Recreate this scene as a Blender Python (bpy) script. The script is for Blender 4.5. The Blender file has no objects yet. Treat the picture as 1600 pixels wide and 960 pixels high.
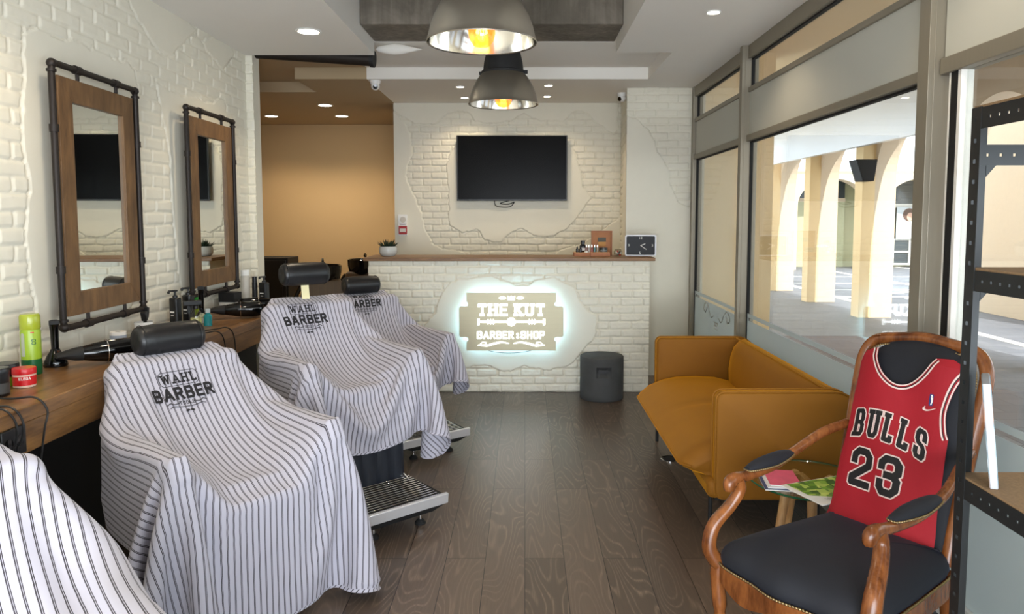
import bpy, bmesh, math, random
import numpy as np
from mathutils import Vector, Matrix
C = bpy.context.scene.collection
random.seed(7)
PI = math.pi
# ---------------------------------------------------------------- camera
F, PITCH, EYE = 1150.0, math.radians(4.4), 1.45
cam_data = bpy.data.cameras.new('camera')
cam_data.sensor_width = 36; cam_data.sensor_fit = 'HORIZONTAL'
cam_data.lens = 36*F/1600; cam_data.shift_x = -20/1600; cam_data.shift_y = -52/1600
cam_data.clip_start = .02
cam = bpy.data.objects.new('camera', cam_data); C.objects.link(cam)
cam.location = (0, 0, EYE); cam.rotation_euler = (PI/2-PITCH, 0, 0)
bpy.context.scene.camera = cam
CP, SP = math.cos(PITCH), math.sin(PITCH)
def at(px, py, X=None, Y=None, Z=None):
    """point of the photo's ray on a world plane"""
    u = (px-820)/F; v = (428-py)/F
    d = (u, CP+v*SP, -SP+v*CP)
    t = X/d[0] if X is not None else (Y/d[1] if Y is not None else (Z-EYE)/d[2])
    return Vector((d[0]*t, d[1]*t, EYE+d[2]*t))
# ---------------------------------------------------------------- light
def lin(c):
    c = c/255
    return c/12.92 if c <= .04045 else ((c+.055)/1.055)**2.4
def rgb(r, g, b): return (lin(r), lin(g), lin(b), 1)
W = bpy.data.worlds.new('sky'); bpy.context.scene.world = W; W.use_nodes = True
wb = W.node_tree.nodes['Background']
wb.inputs[0].default_value = (.86, .93, 1, 1); wb.inputs[1].default_value = 3.0
vs = bpy.context.scene.view_settings
bpy.context.scene.display_settings.display_device = 'sRGB'
vs.view_transform = 'Standard'; vs.look = 'None'; vs.gamma = 1; vs.use_curve_mapping = False
vs.exposure = 0.55
def light(name, kind, loc, energy, color=(1, 1, 1), target=None, parent=None, **k):
    d = bpy.data.lights.new(name, kind); d.energy = energy; d.color = color
    for a, b in k.items(): setattr(d, a, b)
    o = bpy.data.objects.new(name, d); C.objects.link(o); o.location = loc
    if target is not None:
        o.rotation_euler = (Vector(target)-Vector(loc)).to_track_quat('-Z', 'Y').to_euler()
    if parent: o.parent = parent
    return o
light('sun', 'SUN', (0, 0, 10), 4.6, (1, .96, .92), target=(-.165*10, .75*10, 10-.60*10), angle=.01)
# daylight of the shop's open front, behind the viewer
light('daylight_front', 'AREA', (.1, -1.35, 1.05), 96, (.88, .93, 1), target=(.05, 3, 1.45), shape='RECTANGLE', size=2.4, size_y=1.9)
# and of its glazed side front, also behind the viewer
light('daylight_side', 'AREA', (1.46, -.1, 1.15), 34, (.80, .89, 1), target=(-2, .9, 1.0), shape='RECTANGLE', size=2.4, size_y=1.6)
WARM = (1, .80, .56)
# ---------------------------------------------------------------- helpers
def tag(o, label=None, cat=None, group=None, kind=None):
    if label: o['label'] = label
    if cat: o['category'] = cat
    if group: o['group'] = group
    if kind: o['kind'] = kind
    return o
def thing(name, label, cat, loc=(0, 0, 0), rz=0, group=None, scale=1):
    o = bpy.data.objects.new(name, None); C.objects.link(o)
    o.empty_display_size = .05
    o.location = loc; o.rotation_euler = (0, 0, rz); o.scale = (scale,)*3
    return tag(o, label, cat, group)
def copy_tree(o, parent=None):
    c = o.copy(); C.objects.link(c)
    if parent: c.parent = parent
    for ch in list(o.children): copy_tree(ch, c)
    return c
class M:
    """collects shapes, links them as one mesh object"""
    def __init__(s): s.v = []; s.f = []; s.uv = None
    def add(s, vs_, fs, mat=None):
        n = len(s.v)
        for p in vs_:
            p = Vector(p)
            if mat is not None: p = mat @ p
            s.v.append(tuple(p))
        s.f += [tuple(i+n for i in f) for f in fs]
        return s
    def box(s, x0, x1, y0, y1, z0, z1, mat=None):
        vs_ = [(x, y, z) for x in (x0, x1) for y in (y0, y1) for z in (z0, z1)]
        return s.add(vs_, [(0, 1, 3, 2), (4, 6, 7, 5), (0, 4, 5, 1), (2, 3, 7, 6), (0, 2, 6, 4), (1, 5, 7, 3)], mat)
    def lathe(s, prof, n=32, c=(0, 0, 0), mat=None, sx=1, sy=1, cap=True):
        vs_ = []; fs = []
        for r, z in prof:
            for i in range(n):
                a = 2*PI*i/n
                vs_.append((c[0]+r*math.cos(a)*sx, c[1]+r*math.sin(a)*sy, c[2]+z))
        for j in range(len(prof)-1):
            for i in range(n):
                k = (i+1) % n
                fs.append((j*n+i, j*n+k, (j+1)*n+k, (j+1)*n+i))
        if cap and prof[0][0] > 1e-5: fs.append(tuple(range(n))[::-1])
        if cap and prof[-1][0] > 1e-5: fs.append(tuple(range((len(prof)-1)*n, len(prof)*n)))
        return s.add(vs_, fs, mat)
    def tube(s, pts, r, n=10, mat=None, closed=False, flat=1):
        pts = [Vector(p) for p in pts]; N = len(pts)
        rs = r if isinstance(r, (list, tuple)) else [r]*N
        vs_ = []; up = None
        for i, p in enumerate(pts):
            if closed: t = pts[(i+1) % N]-pts[i-1]
            else: t = pts[min(i+1, N-1)]-pts[max(i-1, 0)]
            t.normalize()
            if up is None:
                up = Vector((0, 0, 1)) if abs(t.z) < .9 else Vector((1, 0, 0))
            a = t.cross(up)
            if a.length < 1e-4: a = t.cross(Vector((0, 1, 0)))
            a.normalize(); b = a.cross(t); up = b
            for k in range(n):
                q = 2*PI*k/n
                vs_.append(p+a*math.cos(q)*rs[i]+b*math.sin(q)*rs[i]*flat)
        fs = []
        for i in range(N if closed else N-1):
            j = (i+1) % N
            for k in range(n):
                l = (k+1) % n
                fs.append((i*n+k, i*n+l, j*n+l, j*n+k))
        if not closed:
            fs.append(tuple(range(n))[::-1]); fs.append(tuple(range((N-1)*n, N*n)))
        return s.add(vs_, fs, mat)
    def prism(s, poly, h0, h1, fn):
        """2-D outline extruded between h0 and h1; fn(x, y, h) -> 3-D"""
        n = len(poly)
        vs_ = [fn(x, y, h0) for x, y in poly]+[fn(x, y, h1) for x, y in poly]
        fs = [tuple(range(n))[::-1], tuple(range(n, 2*n))]
        fs += [(i, (i+1) % n, n+(i+1) % n, n+i) for i in range(n)]
        return s.add(vs_, fs)
    def ball(s, c, r, n=16, m=10, sz=1, mat=None):
        prof = [(max(1e-6, r*math.sin(PI*j/m)), -r*sz*math.cos(PI*j/m)) for j in range(m+1)]
        return s.lathe(prof, n, c, mat)
    def loft(s, rings, cap=True, mat=None):
        n = len(rings[0]); vs_ = [p for r in rings for p in r]; fs = []
        for j in range(len(rings)-1):
            for i in range(n):
                k = (i+1) % n
                fs.append((j*n+i, j*n+k, (j+1)*n+k, (j+1)*n+i))
        if cap: fs.append(tuple(range(n))[::-1]); fs.append(tuple(range((len(rings)-1)*n, len(rings)*n)))
        return s.add(vs_, fs, mat)
    def build(s, name, mat, parent=None, bevel=0, seg=2, sub=0, smooth=True, solid=0, angle=.6, fixn=True):
        me = bpy.data.meshes.new(name); me.from_pydata(s.v, [], s.f); me.validate()
        if fixn:
            bm = bmesh.new(); bm.from_mesh(me)
            bmesh.ops.recalc_face_normals(bm, faces=bm.faces); bm.to_mesh(me); bm.free()
        return finish(name, me, mat, parent, bevel, seg, sub, smooth, solid, angle)
def finish(name, me, mat, parent=None, bevel=0, seg=2, sub=0, smooth=True, solid=0, angle=.6):
    me.materials.append(mat)
    o = bpy.data.objects.new(name, me); C.objects.link(o)
    if parent: o.parent = parent
    if solid:
        m = o.modifiers.new('s', 'SOLIDIFY'); m.thickness = solid; m.offset = 0
    if bevel:
        m = o.modifiers.new('b', 'BEVEL'); m.width = bevel; m.segments = seg; m.limit_method = 'ANGLE'; m.angle_limit = .5
    if sub:
        m = o.modifiers.new('u', 'SUBSURF'); m.levels = sub; m.render_levels = sub
    if smooth:
        me.polygons.foreach_set('use_smooth', [True]*len(me.polygons))
        if not sub:
            try: me.set_sharp_from_angle(angle=angle)
            except Exception: pass
    return o
def spline(pts, n=8, closed=False):
    """Catmull-Rom through points"""
    P_ = [Vector(p) for p in pts]; out = []; N = len(P_)
    rng = range(N if closed else N-1)
    g = (lambda i: P_[i % N]) if closed else (lambda i: P_[max(0, min(N-1, i))])
    for i in rng:
        a, b, c, d = g(i-1), g(i), g(i+1), g(i+2)
        for k in range(n):
            t = k/n
            out.append(.5*((2*b)+(c-a)*t+(2*a-5*b+4*c-d)*t*t+(3*b-a-3*c+d)*t**3))
    if not closed: out.append(P_[-1].copy())
    return out
def rrect(w, h, r, n=6, cx=0, cy=0):
    out = []
    for (sx, sy, a0) in ((1, 1, 0), (-1, 1, 90), (-1, -1, 180), (1, -1, 270)):
        for k in range(n+1):
            a = math.radians(a0+90*k/n)
            out.append((cx+sx*(w/2-r)+r*math.cos(a), cy+sy*(h/2-r)+r*math.sin(a)))
    return out
# ---------------------------------------------------------------- materials
class NT:
    def __init__(s, name):
        s.m = bpy.data.materials.new(name); s.m.use_nodes = True
        s.t = s.m.node_tree; s.t.nodes.clear()
        s.out = s.n('ShaderNodeOutputMaterial')
    def n(s, ty, **k):
        nd = s.t.nodes.new(ty)
        for a, b in k.items():
            if a.startswith('i_'):
                nd.inputs[a[2:].replace('_', ' ')].default_value = b
            else: setattr(nd, a, b)
        return nd
    def l(s, a, b): s.t.links.new(a, b)
    def math(s, op, a, b=None, c=None):
        nd = s.n('ShaderNodeMath', operation=op)
        for i, x in enumerate((a, b, c)):
            if x is None: continue
            if isinstance(x, (int, float)): nd.inputs[i].default_value = x
            else: s.l(x, nd.inputs[i])
        return nd.outputs[0]
    def mix(s, fac, a, b, mode='MIX'):
        nd = s.n('ShaderNodeMix', data_type='RGBA', blend_type=mode)
        for i, x in ((0, fac), (6, a), (7, b)):
            if isinstance(x, (int, float, tuple)): nd.inputs[i].default_value = x
            else: s.l(x, nd.inputs[i])
        return nd.outputs[2]
    def ramp(s, fac, stops):
        nd = s.n('ShaderNodeValToRGB'); s.l(fac, nd.inputs[0])
        e = nd.color_ramp.elements
        while len(e) < len(stops): e.new(.5)
        for x, (p, c) in zip(e, stops): x.position = p; x.color = c
        return nd.outputs[0]
    def coord(s, kind='Object', scale=(1, 1, 1), rot=(0, 0, 0), loc=(0, 0, 0)):
        tc = s.n('ShaderNodeTexCoord'); mp = s.n('ShaderNodeMapping')
        mp.inputs['Scale'].default_value = scale; mp.inputs['Rotation'].default_value = rot; mp.inputs['Location'].default_value = loc
        s.l(tc.outputs[kind], mp.inputs[0]); return mp.outputs[0]
    def noise(s, vec, scale=5, detail=4, rough=.55, dist=0):
        nd = s.n('ShaderNodeTexNoise', i_Scale=scale, i_Detail=detail, i_Roughness=rough, i_Distortion=dist)
        s.l(vec, nd.inputs['Vector']); return nd.outputs[0]
    def bump(s, h, strength=.3, dist=.01):
        nd = s.n('ShaderNodeBump', i_Strength=strength, i_Distance=dist); s.l(h, nd.inputs['Height']); return nd.outputs[0]
    def bsdf(s, color, rough=.5, metal=0, normal=None, **k):
        b = s.n('ShaderNodeBsdfPrincipled')
        for nm, x in (('Base Color', color), ('Roughness', rough), ('Metallic', metal), ('Normal', normal)):
            if x is None: continue
            if isinstance(x, (int, float, tuple)): b.inputs[nm].default_value = x
            else: s.l(x, b.inputs[nm])
        for a, x in k.items(): b.inputs[a.replace('_', ' ')].default_value = x
        s.l(b.outputs[0], s.out.inputs[0]); return b
def plain(name, col, rough=.5, metal=0, var=.12, scale=20, bump=0, stretch=(1, 1, 1), **k):
    t = NT(name); v = t.coord(scale=stretch)
    nz = t.noise(v, scale, 4)
    c2 = tuple(min(1, x*(1-var)) for x in col[:3])+(1,)
    c3 = tuple(min(1, x*(1+var)) for x in col[:3])+(1,)
    t.bsdf(t.mix(nz, c2, c3), rough, metal, t.bump(nz, bump, .005) if bump else None, **k)
    return t.m
def emit(name, col, s):
    t = NT(name); e = t.n('ShaderNodeEmission'); e.inputs[0].default_value = col; e.inputs[1].default_value = s
    t.l(e.outputs[0], t.out.inputs[0]); return t.m
def wood(name, c1, c2, rough=.45, grain=(1, 1, 1), scale=6):
    t = NT(name); v = t.coord(scale=grain)
    n1 = t.noise(v, scale, 6, .6, .4); n2 = t.noise(v, scale*5, 3, .6)
    f = t.math('ADD', t.math('MULTIPLY', n1, .75), t.math('MULTIPLY', n2, .25))
    c = t.ramp(f, [(.35, c1), (.65, c2)])
    t.bsdf(c, rough, 0, t.bump(f, .15, .003)); return t.m
def glassy(name, tint=(.97, .98, .97, 1), ior=1.5, rough=0):
    t = NT(name); tr = t.n('ShaderNodeBsdfTransparent'); tr.inputs[0].default_value = tint
    g = t.n('ShaderNodeBsdfGlossy'); g.inputs['Roughness'].default_value = rough
    lw = t.n('ShaderNodeLayerWeight'); lw.inputs[0].default_value = .5
    fr = t.math('MULTIPLY_ADD', t.math('POWER', lw.outputs['Facing'], 4.0), .8, .045)
    mx = t.n('ShaderNodeMixShader'); t.l(fr, mx.inputs[0]); t.l(tr.outputs[0], mx.inputs[1]); t.l(g.outputs[0], mx.inputs[2])
    t.l(mx.outputs[0], t.out.inputs[0]); return t.m
m_brick = plain('white_painted_brick', rgb(226, 222, 206), .55, var=.03, scale=9, bump=.08)
m_plaster = plain('plaster_paint', rgb(224, 219, 202), .8, var=.02, scale=3)
m_ceil = plain('ceiling_paint', rgb(238, 235, 228), .85, var=.02, scale=2)
m_ceilb = plain('beige_ceiling_paint', rgb(180, 160, 128), .85, var=.02, scale=2)
m_beige = plain('beige_wall_paint', rgb(206, 178, 134), .85, var=.02, scale=2)
m_black = plain('black_plastic', rgb(22, 22, 23), .35, var=.1)
m_blackm = plain('matte_black', rgb(20, 20, 21), .7, var=.1)
m_gloss = plain('glossy_black', rgb(10, 10, 11), .08, var=.05)
m_screen = plain('screen_black', rgb(5, 5, 6), .25, var=.05, Specular_IOR_Level=.08)
m_leather = plain('black_leather', rgb(22, 23, 25), .38, var=.2, scale=60, bump=.15)
m_chrome = plain('chrome', rgb(225, 225, 225), .12, 1, var=.03)
m_alu = plain('anodised_aluminium', rgb(140, 133, 118), .45, .35, var=.06, stretch=(4, 4, .3))
m_panel = plain('grey_window_panel', rgb(188, 188, 178), .55, var=.02, scale=2)
m_white = plain('white_plastic', rgb(235, 235, 232), .4, var=.02)
m_pipe = plain('black_iron_pipe', rgb(42, 36, 33), .5, .5, var=.25, scale=40, bump=.2)
m_rubber = plain('black_rubber', rgb(16, 16, 16), .8)
# concrete
t = NT('raw_concrete'); v = t.coord(scale=(1, 1, 1)); a = t.noise(v, 2.2, 7, .65, .6); b = t.noise(t.coord(scale=(14, 14, .8)), 2, 4)
f = t.math('ADD', t.math('MULTIPLY', a, .7), t.math('MULTIPLY', b, .3))
t.bsdf(t.ramp(f, [(.3, rgb(74, 69, 60)), (.5, rgb(108, 101, 90)), (.7, rgb(142, 134, 122))]), .85, 0, t.bump(f, .5, .02)); m_conc = t.m
# floor planks
t = NT('dark_oak_planks'); v = t.coord(rot=(0, 0, PI/2))
br = t.n('ShaderNodeTexBrick', offset=.37, offset_frequency=2, i_Scale=1.0, i_Mortar_Size=.0016, i_Mortar_Smooth=.1, i_Brick_Width=1.28, i_Row_Height=.167, i_Bias=0)
br.inputs['Color1'].default_value = (0, 0, 0, 1); br.inputs['Color2'].default_value = (1, 1, 1, 1); br.inputs['Mortar'].default_value = (.5, .5, .5, 1)
t.l(v, br.inputs['Vector'])
sep = t.n('ShaderNodeSeparateColor'); t.l(br.outputs['Color'], sep.inputs[0]); tone = sep.outputs[0]
vv = t.coord(scale=(5.5, 1.15, 1))
n4 = t.n('ShaderNodeTexNoise', noise_dimensions='4D', i_Scale=1.1, i_Detail=1.2, i_Roughness=.45, i_Distortion=.15)
t.l(vv, n4.inputs['Vector']); t.l(t.math('MULTIPLY', tone, 37.0), n4.inputs['W'])
ring = t.math('SINE', t.math('MULTIPLY', n4.outputs[0], 130.0))
ring = t.math('POWER', t.math('MAXIMUM', ring, 0.0), 3.0)
fine = t.noise(t.coord(scale=(90, 3.5, 1)), 1.6, 5, .7)
patch = t.noise(t.coord(scale=(3, 1, 1)), 1.1, 3)
streak = t.ramp(fine, [(.40, (.15,)*3+(1,)), (.62, (1,)*3+(1,))])
ringm = t.math('MULTIPLY', t.math('MULTIPLY', ring, streak), t.ramp(patch, [(.35, (.25,)*3+(1,)), (.65, (1,)*3+(1,))]))
base = t.mix(tone, rgb(88, 75, 65), rgb(116, 100, 87))
base = t.mix(t.math('MULTIPLY', fine, .75), base, rgb(64, 55, 49))
base = t.mix(t.math('MULTIPLY', ringm, .85), base, rgb(146, 128, 110))
base = t.mix(br.outputs['Fac'], base, rgb(28, 22, 19))
hgt = t.math('SUBTRACT', t.math('MULTIPLY', fine, .3), br.outputs['Fac'])
t.bsdf(base, .34, 0, t.bump(hgt, .12, .002)); m_floor = t.m
# woods
m_bench = wood('oiled_wood_bench', rgb(92, 62, 34), rgb(150, 108, 62), .33, (8, 1, 8), 3)
m_bar = wood('bar_top_wood', rgb(104, 72, 44), rgb(146, 108, 70), .45, (1, 8, 8), 4)
m_frame = wood('mirror_frame_wood', rgb(82, 58, 34), rgb(124, 92, 58), .5, (5, 5, 1), 4)
m_chairw = wood('polished_walnut', rgb(82, 42, 18), rgb(146, 88, 44), .25, (3, 3, 1), 6)
m_legw = wood('pale_beech', rgb(168, 122, 74), rgb(206, 164, 112), .45, (6, 6, 1), 6)
m_chip = plain('chipboard', rgb(140, 112, 80), .8, var=.35, scale=160)
t = NT('mirror_silver'); g = t.n('ShaderNodeBsdfGlossy'); g.inputs[0].default_value = (.86, .89, .86, 1); g.inputs['Roughness'].default_value = 0
t.l(g.outputs[0], t.out.inputs[0]); m_mirror = t.m
m_glass = glassy('window_glass', (.94, .96, .95, 1), 1.50)
m_tglass = glassy('table_glass', (.93, .97, .95, 1), 1.5)
m_bottle = glassy('clear_glass', (.9, .9, .88, 1), 1.5)
t = NT('frosted_film'); tr = t.n('ShaderNodeBsdfTransparent'); tr.inputs[0].default_value = (.8, .84, .84, 1)
d = t.n('ShaderNodeBsdfDiffuse'); d.inputs[0].default_value = rgb(205, 212, 212)
tl = t.n('ShaderNodeBsdfTranslucent'); tl.inputs[0].default_value = rgb(205, 212, 212)
m1 = t.n('ShaderNodeMixShader'); m1.inputs[0].default_value = .45; t.l(d.outputs[0], m1.inputs[1]); t.l(tl.outputs[0], m1.inputs[2])
m2 = t.n('ShaderNodeMixShader'); m2.inputs[0].default_value = .80; t.l(tr.outputs[0], m2.inputs[1]); t.l(m1.outputs[0], m2.inputs[2])
t.l(m2.outputs[0], t.out.inputs[0]); m_film = t.m
def velvet(name, c1, c2, **k):
    t = NT(name); nz = t.noise(t.coord(), 5, 3); n2 = t.noise(t.coord(), 350, 2)
    b = t.bsdf(t.mix(nz, c1, c2), .75, 0, t.bump(n2, .08, .001), Sheen_Weight=k.get('sheen', .5), Sheen_Roughness=.35)
    b.inputs['Sheen Tint'].default_value = k.get('tint', c2); return t.m
m_mustard = velvet('mustard_velvet', rgb(128, 80, 0), rgb(146, 94, 0), sheen=.9, tint=rgb(255, 176, 30))
m_navy = velvet('navy_velvet', rgb(14, 16, 22), rgb(22, 26, 36), sheen=.18, tint=rgb(90, 110, 150))
m_red = plain('red_mesh_fabric', rgb(156, 8, 28), .75, var=.08, scale=250, bump=.15)
m_jblack = plain('jersey_print_black', rgb(18, 16, 18), .7)
m_jwhite = plain('jersey_print_white', rgb(228, 205, 198), .7)
m_ink = plain('cape_ink', rgb(26, 24, 28), .8)
m_brass = plain('brass_nail', rgb(150, 130, 92), .35, .9)
m_stucco = plain('outdoor_stucco', rgb(222, 204, 180), .9, var=.06, scale=14, bump=.4)
m_stucco2 = plain('arcade_inner_paint', rgb(240, 212, 164), .9, var=.04, scale=14, bump=.3)
m_white2 = plain('outdoor_white_paint', rgb(236, 234, 228), .8)

# ---------------------------------------------------------------- printing shapes and letters
G = {
'A': (.7, [[(0,0),(.35,1),(.7,0)],[(.14,.3),(.56,.3)]]), 'B': (.62, [[(.0,0),(0,1),(.46,1),(.58,.88),(.58,.64),(.46,.52),(0,.52)],[(.46,.52),(.62,.38),(.62,.13),(.5,0),(0,0)]]),
'C': (.6, [[(.6,.75),(.6,.88),(.48,1),(.12,1),(0,.88),(0,.12),(.12,0),(.48,0),(.6,.12),(.6,.25)]]),
'D': (.6, [[(0,0),(0,1),(.45,1),(.6,.85),(.6,.15),(.45,0),(0,0)]]), 'E': (.56, [[(.56,.0),(0,0),(0,1),(.56,1)],[(0,.5),(.45,.5)]]),
'G': (.6, [[(.6,.78),(.6,.88),(.48,1),(.12,1),(0,.88),(0,.12),(.12,0),(.48,0),(.6,.12),(.6,.45),(.35,.45)]]),
'H': (.6, [[(0,0),(0,1)],[(.6,0),(.6,1)],[(0,.5),(.6,.5)]]), 'K': (.62, [[(0,0),(0,1)],[(.58,1),(0,.38)],[(.2,.6),(.62,0)]]),
'L': (.52, [[(0,1),(0,0),(.52,0),(.52,.12)]]), 'N': (.6, [[(0,0),(0,1),(.6,0),(.6,1)]]),
'O': (.6, [[(.12,0),(0,.12),(0,.88),(.12,1),(.48,1),(.6,.88),(.6,.12),(.48,0),(.12,0)]]),
'P': (.58, [[(0,0),(0,1),(.46,1),(.58,.88),(.58,.58),(.46,.46),(0,.46)]]),
'R': (.62, [[(0,0),(0,1),(.46,1),(.58,.88),(.58,.62),(.46,.5),(0,.5)],[(.3,.5),(.62,0)]]),
'S': (.6, [[(.6,.74),(.6,.88),(.48,1),(.12,1),(0,.88),(0,.66),(.12,.54),(.48,.46),(.6,.34),(.6,.12),(.48,0),(.12,0),(0,.12),(0,.26)]]),
'T': (.64, [[(0,.9),(0,1),(.64,1),(.64,.9)],[(.32,0),(.32,1)]]), 'U': (.6, [[(0,1),(0,.14),(.14,0),(.46,0),(.6,.14),(.6,1)]]),
'W': (.9, [[(0,1),(.22,0),(.45,.85),(.68,0),(.9,1)]]), 'I': (.0, [[(0,0),(0,1)]]),
'&': (.4, [[(.35,.15),(.2,0),(.05,.15),(.3,.6),(.15,.8),(.05,.65)]]),
'2': (.6, [[(0,.70),(0,.86),(.14,1),(.46,1),(.6,.86),(.6,.60),(.0,.16),(0,0),(.6,0)]]),
'3': (.6, [[(0,.76),(0,.86),(.14,1),(.46,1),(.6,.86),(.6,.64),(.46,.52),(.22,.52)],[(.46,.52),(.6,.40),(.6,.14),(.46,0),(.14,0),(0,.14),(0,.26)]]),
}
def seg(a, b, w, ext):
    a = Vector(a); b = Vector(b); d = (b-a)
    if d.length < 1e-6: return None
    d.normalize(); n = Vector((-d.y, d.x))*w/2
    e0, e1 = ext if isinstance(ext, tuple) else (ext, ext)
    a = a-d*e0*w/2; b = b+d*e1*w/2
    return [tuple(a+n), tuple(a-n), tuple(b-n), tuple(b+n)]
def octa(c, w):
    r = w/2/math.cos(PI/8)
    return [(c[0]+r*math.cos(PI/8+k*PI/4), c[1]+r*math.sin(PI/8+k*PI/4)) for k in range(8)]
def lettering(text, h, w, gap=.34, serif=0, sx=1, extra=0):
    """block letters as outlines centred on (0,0); h height, w stroke width in units of h"""
    out = []; x = 0; raw = []
    for ch in text:
        if ch == ' ': x += .45; continue
        wd, ls = G[ch]
        for pl in ls:
            P_ = [(x+p[0]*sx, p[1]) for p in pl]
            cl = P_[0] == P_[-1]; m_ = len(P_)-2
            for i_, (a, b) in enumerate(zip(P_[:-1], P_[1:])): raw.append(('s', a, b, (int(i_ == 0 and not cl), int(i_ == m_ and not cl))))
            for p in P_[1:-1]: raw.append(('o', p))
            if P_[0] == P_[-1]: raw.append(('o', P_[0]))
            if serif:
                for e, q in ((P_[0], P_[1]), (P_[-1], P_[-2])):
                    if e[1] in (0, 1) and abs(e[0]-q[0]) < .6 and abs(e[1]-q[1]) > .4:
                        raw.append(('s', (e[0]-serif, e[1]), (e[0]+serif, e[1]), 1))
        x += wd*sx+gap
    tot = x-gap
    for r in raw:
        if r[0] == 's':
            a, b = [((p[0]-tot/2)*h, (p[1]-.5)*h) for p in r[1:3]]
            q = seg(a, b, (w+extra)*h, r[3])
            if q: out.append(q)
        else: out.append(octa(((r[1][0]-tot/2)*h, (r[1][1]-.5)*h), (w+extra)*h))
    return out
def printed(name, polys, mat, fn, parent=None, grid=0, thick=0, warp=None):
    """flat outlines, cut fine and laid on the surface fn(x, y) -> 3-D"""
    bm = bmesh.new()
    for p in polys:
        vs_ = [bm.verts.new((x, y, 0)) for x, y in p]
        try: bm.faces.new(vs_)
        except Exception: pass
    if any(len(p) > 8 for p in polys): bmesh.ops.triangulate(bm, faces=bm.faces)
    if grid:
        xs = [v.co.x for v in bm.verts]; ys = [v.co.y for v in bm.verts]
        for ax, lo, hi in ((0, min(xs), max(xs)), (1, min(ys), max(ys))):
            k = math.ceil(lo/grid)
            while k*grid < hi:
                no = Vector((1, 0, 0)) if ax == 0 else Vector((0, 1, 0))
                bmesh.ops.bisect_plane(bm, geom=bm.verts[:]+bm.edges[:]+bm.faces[:], plane_co=no*(k*grid), plane_no=no)
                k += 1
    for v in bm.verts:
        x, y = v.co.x, v.co.y
        if warp: x, y = warp(x, y)
        v.co = fn(x, y)
    me = bpy.data.meshes.new(name); bm.to_mesh(me); bm.free()
    return finish(name, me, mat, parent, smooth=False, solid=thick)
def font_polys(text, size, align='CENTER'):
    c = bpy.data.curves.new('t', 'FONT'); c.body = text; c.size = size; c.align_x = align; c.align_y = 'CENTER'
    o = bpy.data.objects.new('t', c); C.objects.link(o)
    dg = bpy.context.evaluated_depsgraph_get(); me = o.evaluated_get(dg).to_mesh()
    out = [[tuple(me.vertices[i].co[:2]) for i in p.vertices] for p in me.polygons]
    o.evaluated_get(dg).to_mesh_clear()
    bpy.data.objects.remove(o); bpy.data.curves.remove(c)
    return out
def move(polys, dx=0, dy=0, s=1, mirror=False):
    return [[((-x if mirror else x)*s+dx, y*s+dy) for x, y in p] for p in polys]
def frame_fn(O, U, V, N, h=0):
    O, U, V, N = map(Vector, (O, U, V, N))
    return lambda x, y: O+U*x+V*y+N*h

# ---------------------------------------------------------------- brick relief walls
def hsh(i, j, s):
    x = np.sin(i*127.1+j*311.7+s*74.7)*43758.5453
    return x-np.floor(x)
def vnoise(x, y, s=0):
    i = np.floor(x); j = np.floor(y); fx = x-i; fy = y-j
    fx = fx*fx*(3-2*fx); fy = fy*fy*(3-2*fy)
    return ((hsh(i, j, s)*(1-fx)+hsh(i+1, j, s)*fx)*(1-fy)+(hsh(i, j+1, s)*(1-fx)+hsh(i+1, j+1, s)*fx)*fy)*2-1
def sstep(a, b, x):
    t_ = np.clip((x-a)/(b-a), 0, 1); return t_*t_*(3-2*t_)
def poly_sd(P_, x, y):
    """positive inside"""
    d = np.full(x.shape, 1e9); ins = np.zeros(x.shape, bool); n = len(P_)
    for i in range(n):
        ax, ay = P_[i]; bx, by = P_[(i+1) % n]
        ex, ey = bx-ax, by-ay; L = ex*ex+ey*ey+1e-12
        t_ = np.clip(((x-ax)*ex+(y-ay)*ey)/L, 0, 1)
        d = np.minimum(d, (x-ax-t_*ex)**2+(y-ay-t_*ey)**2)
        c = (ay > y) != (by > y)
        ins ^= c & (x < (bx-ax)*(y-ay)/((by-ay) if by != ay else 1e-9)+ax)
    return np.where(ins, 1, -1)*np.sqrt(d)
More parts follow.
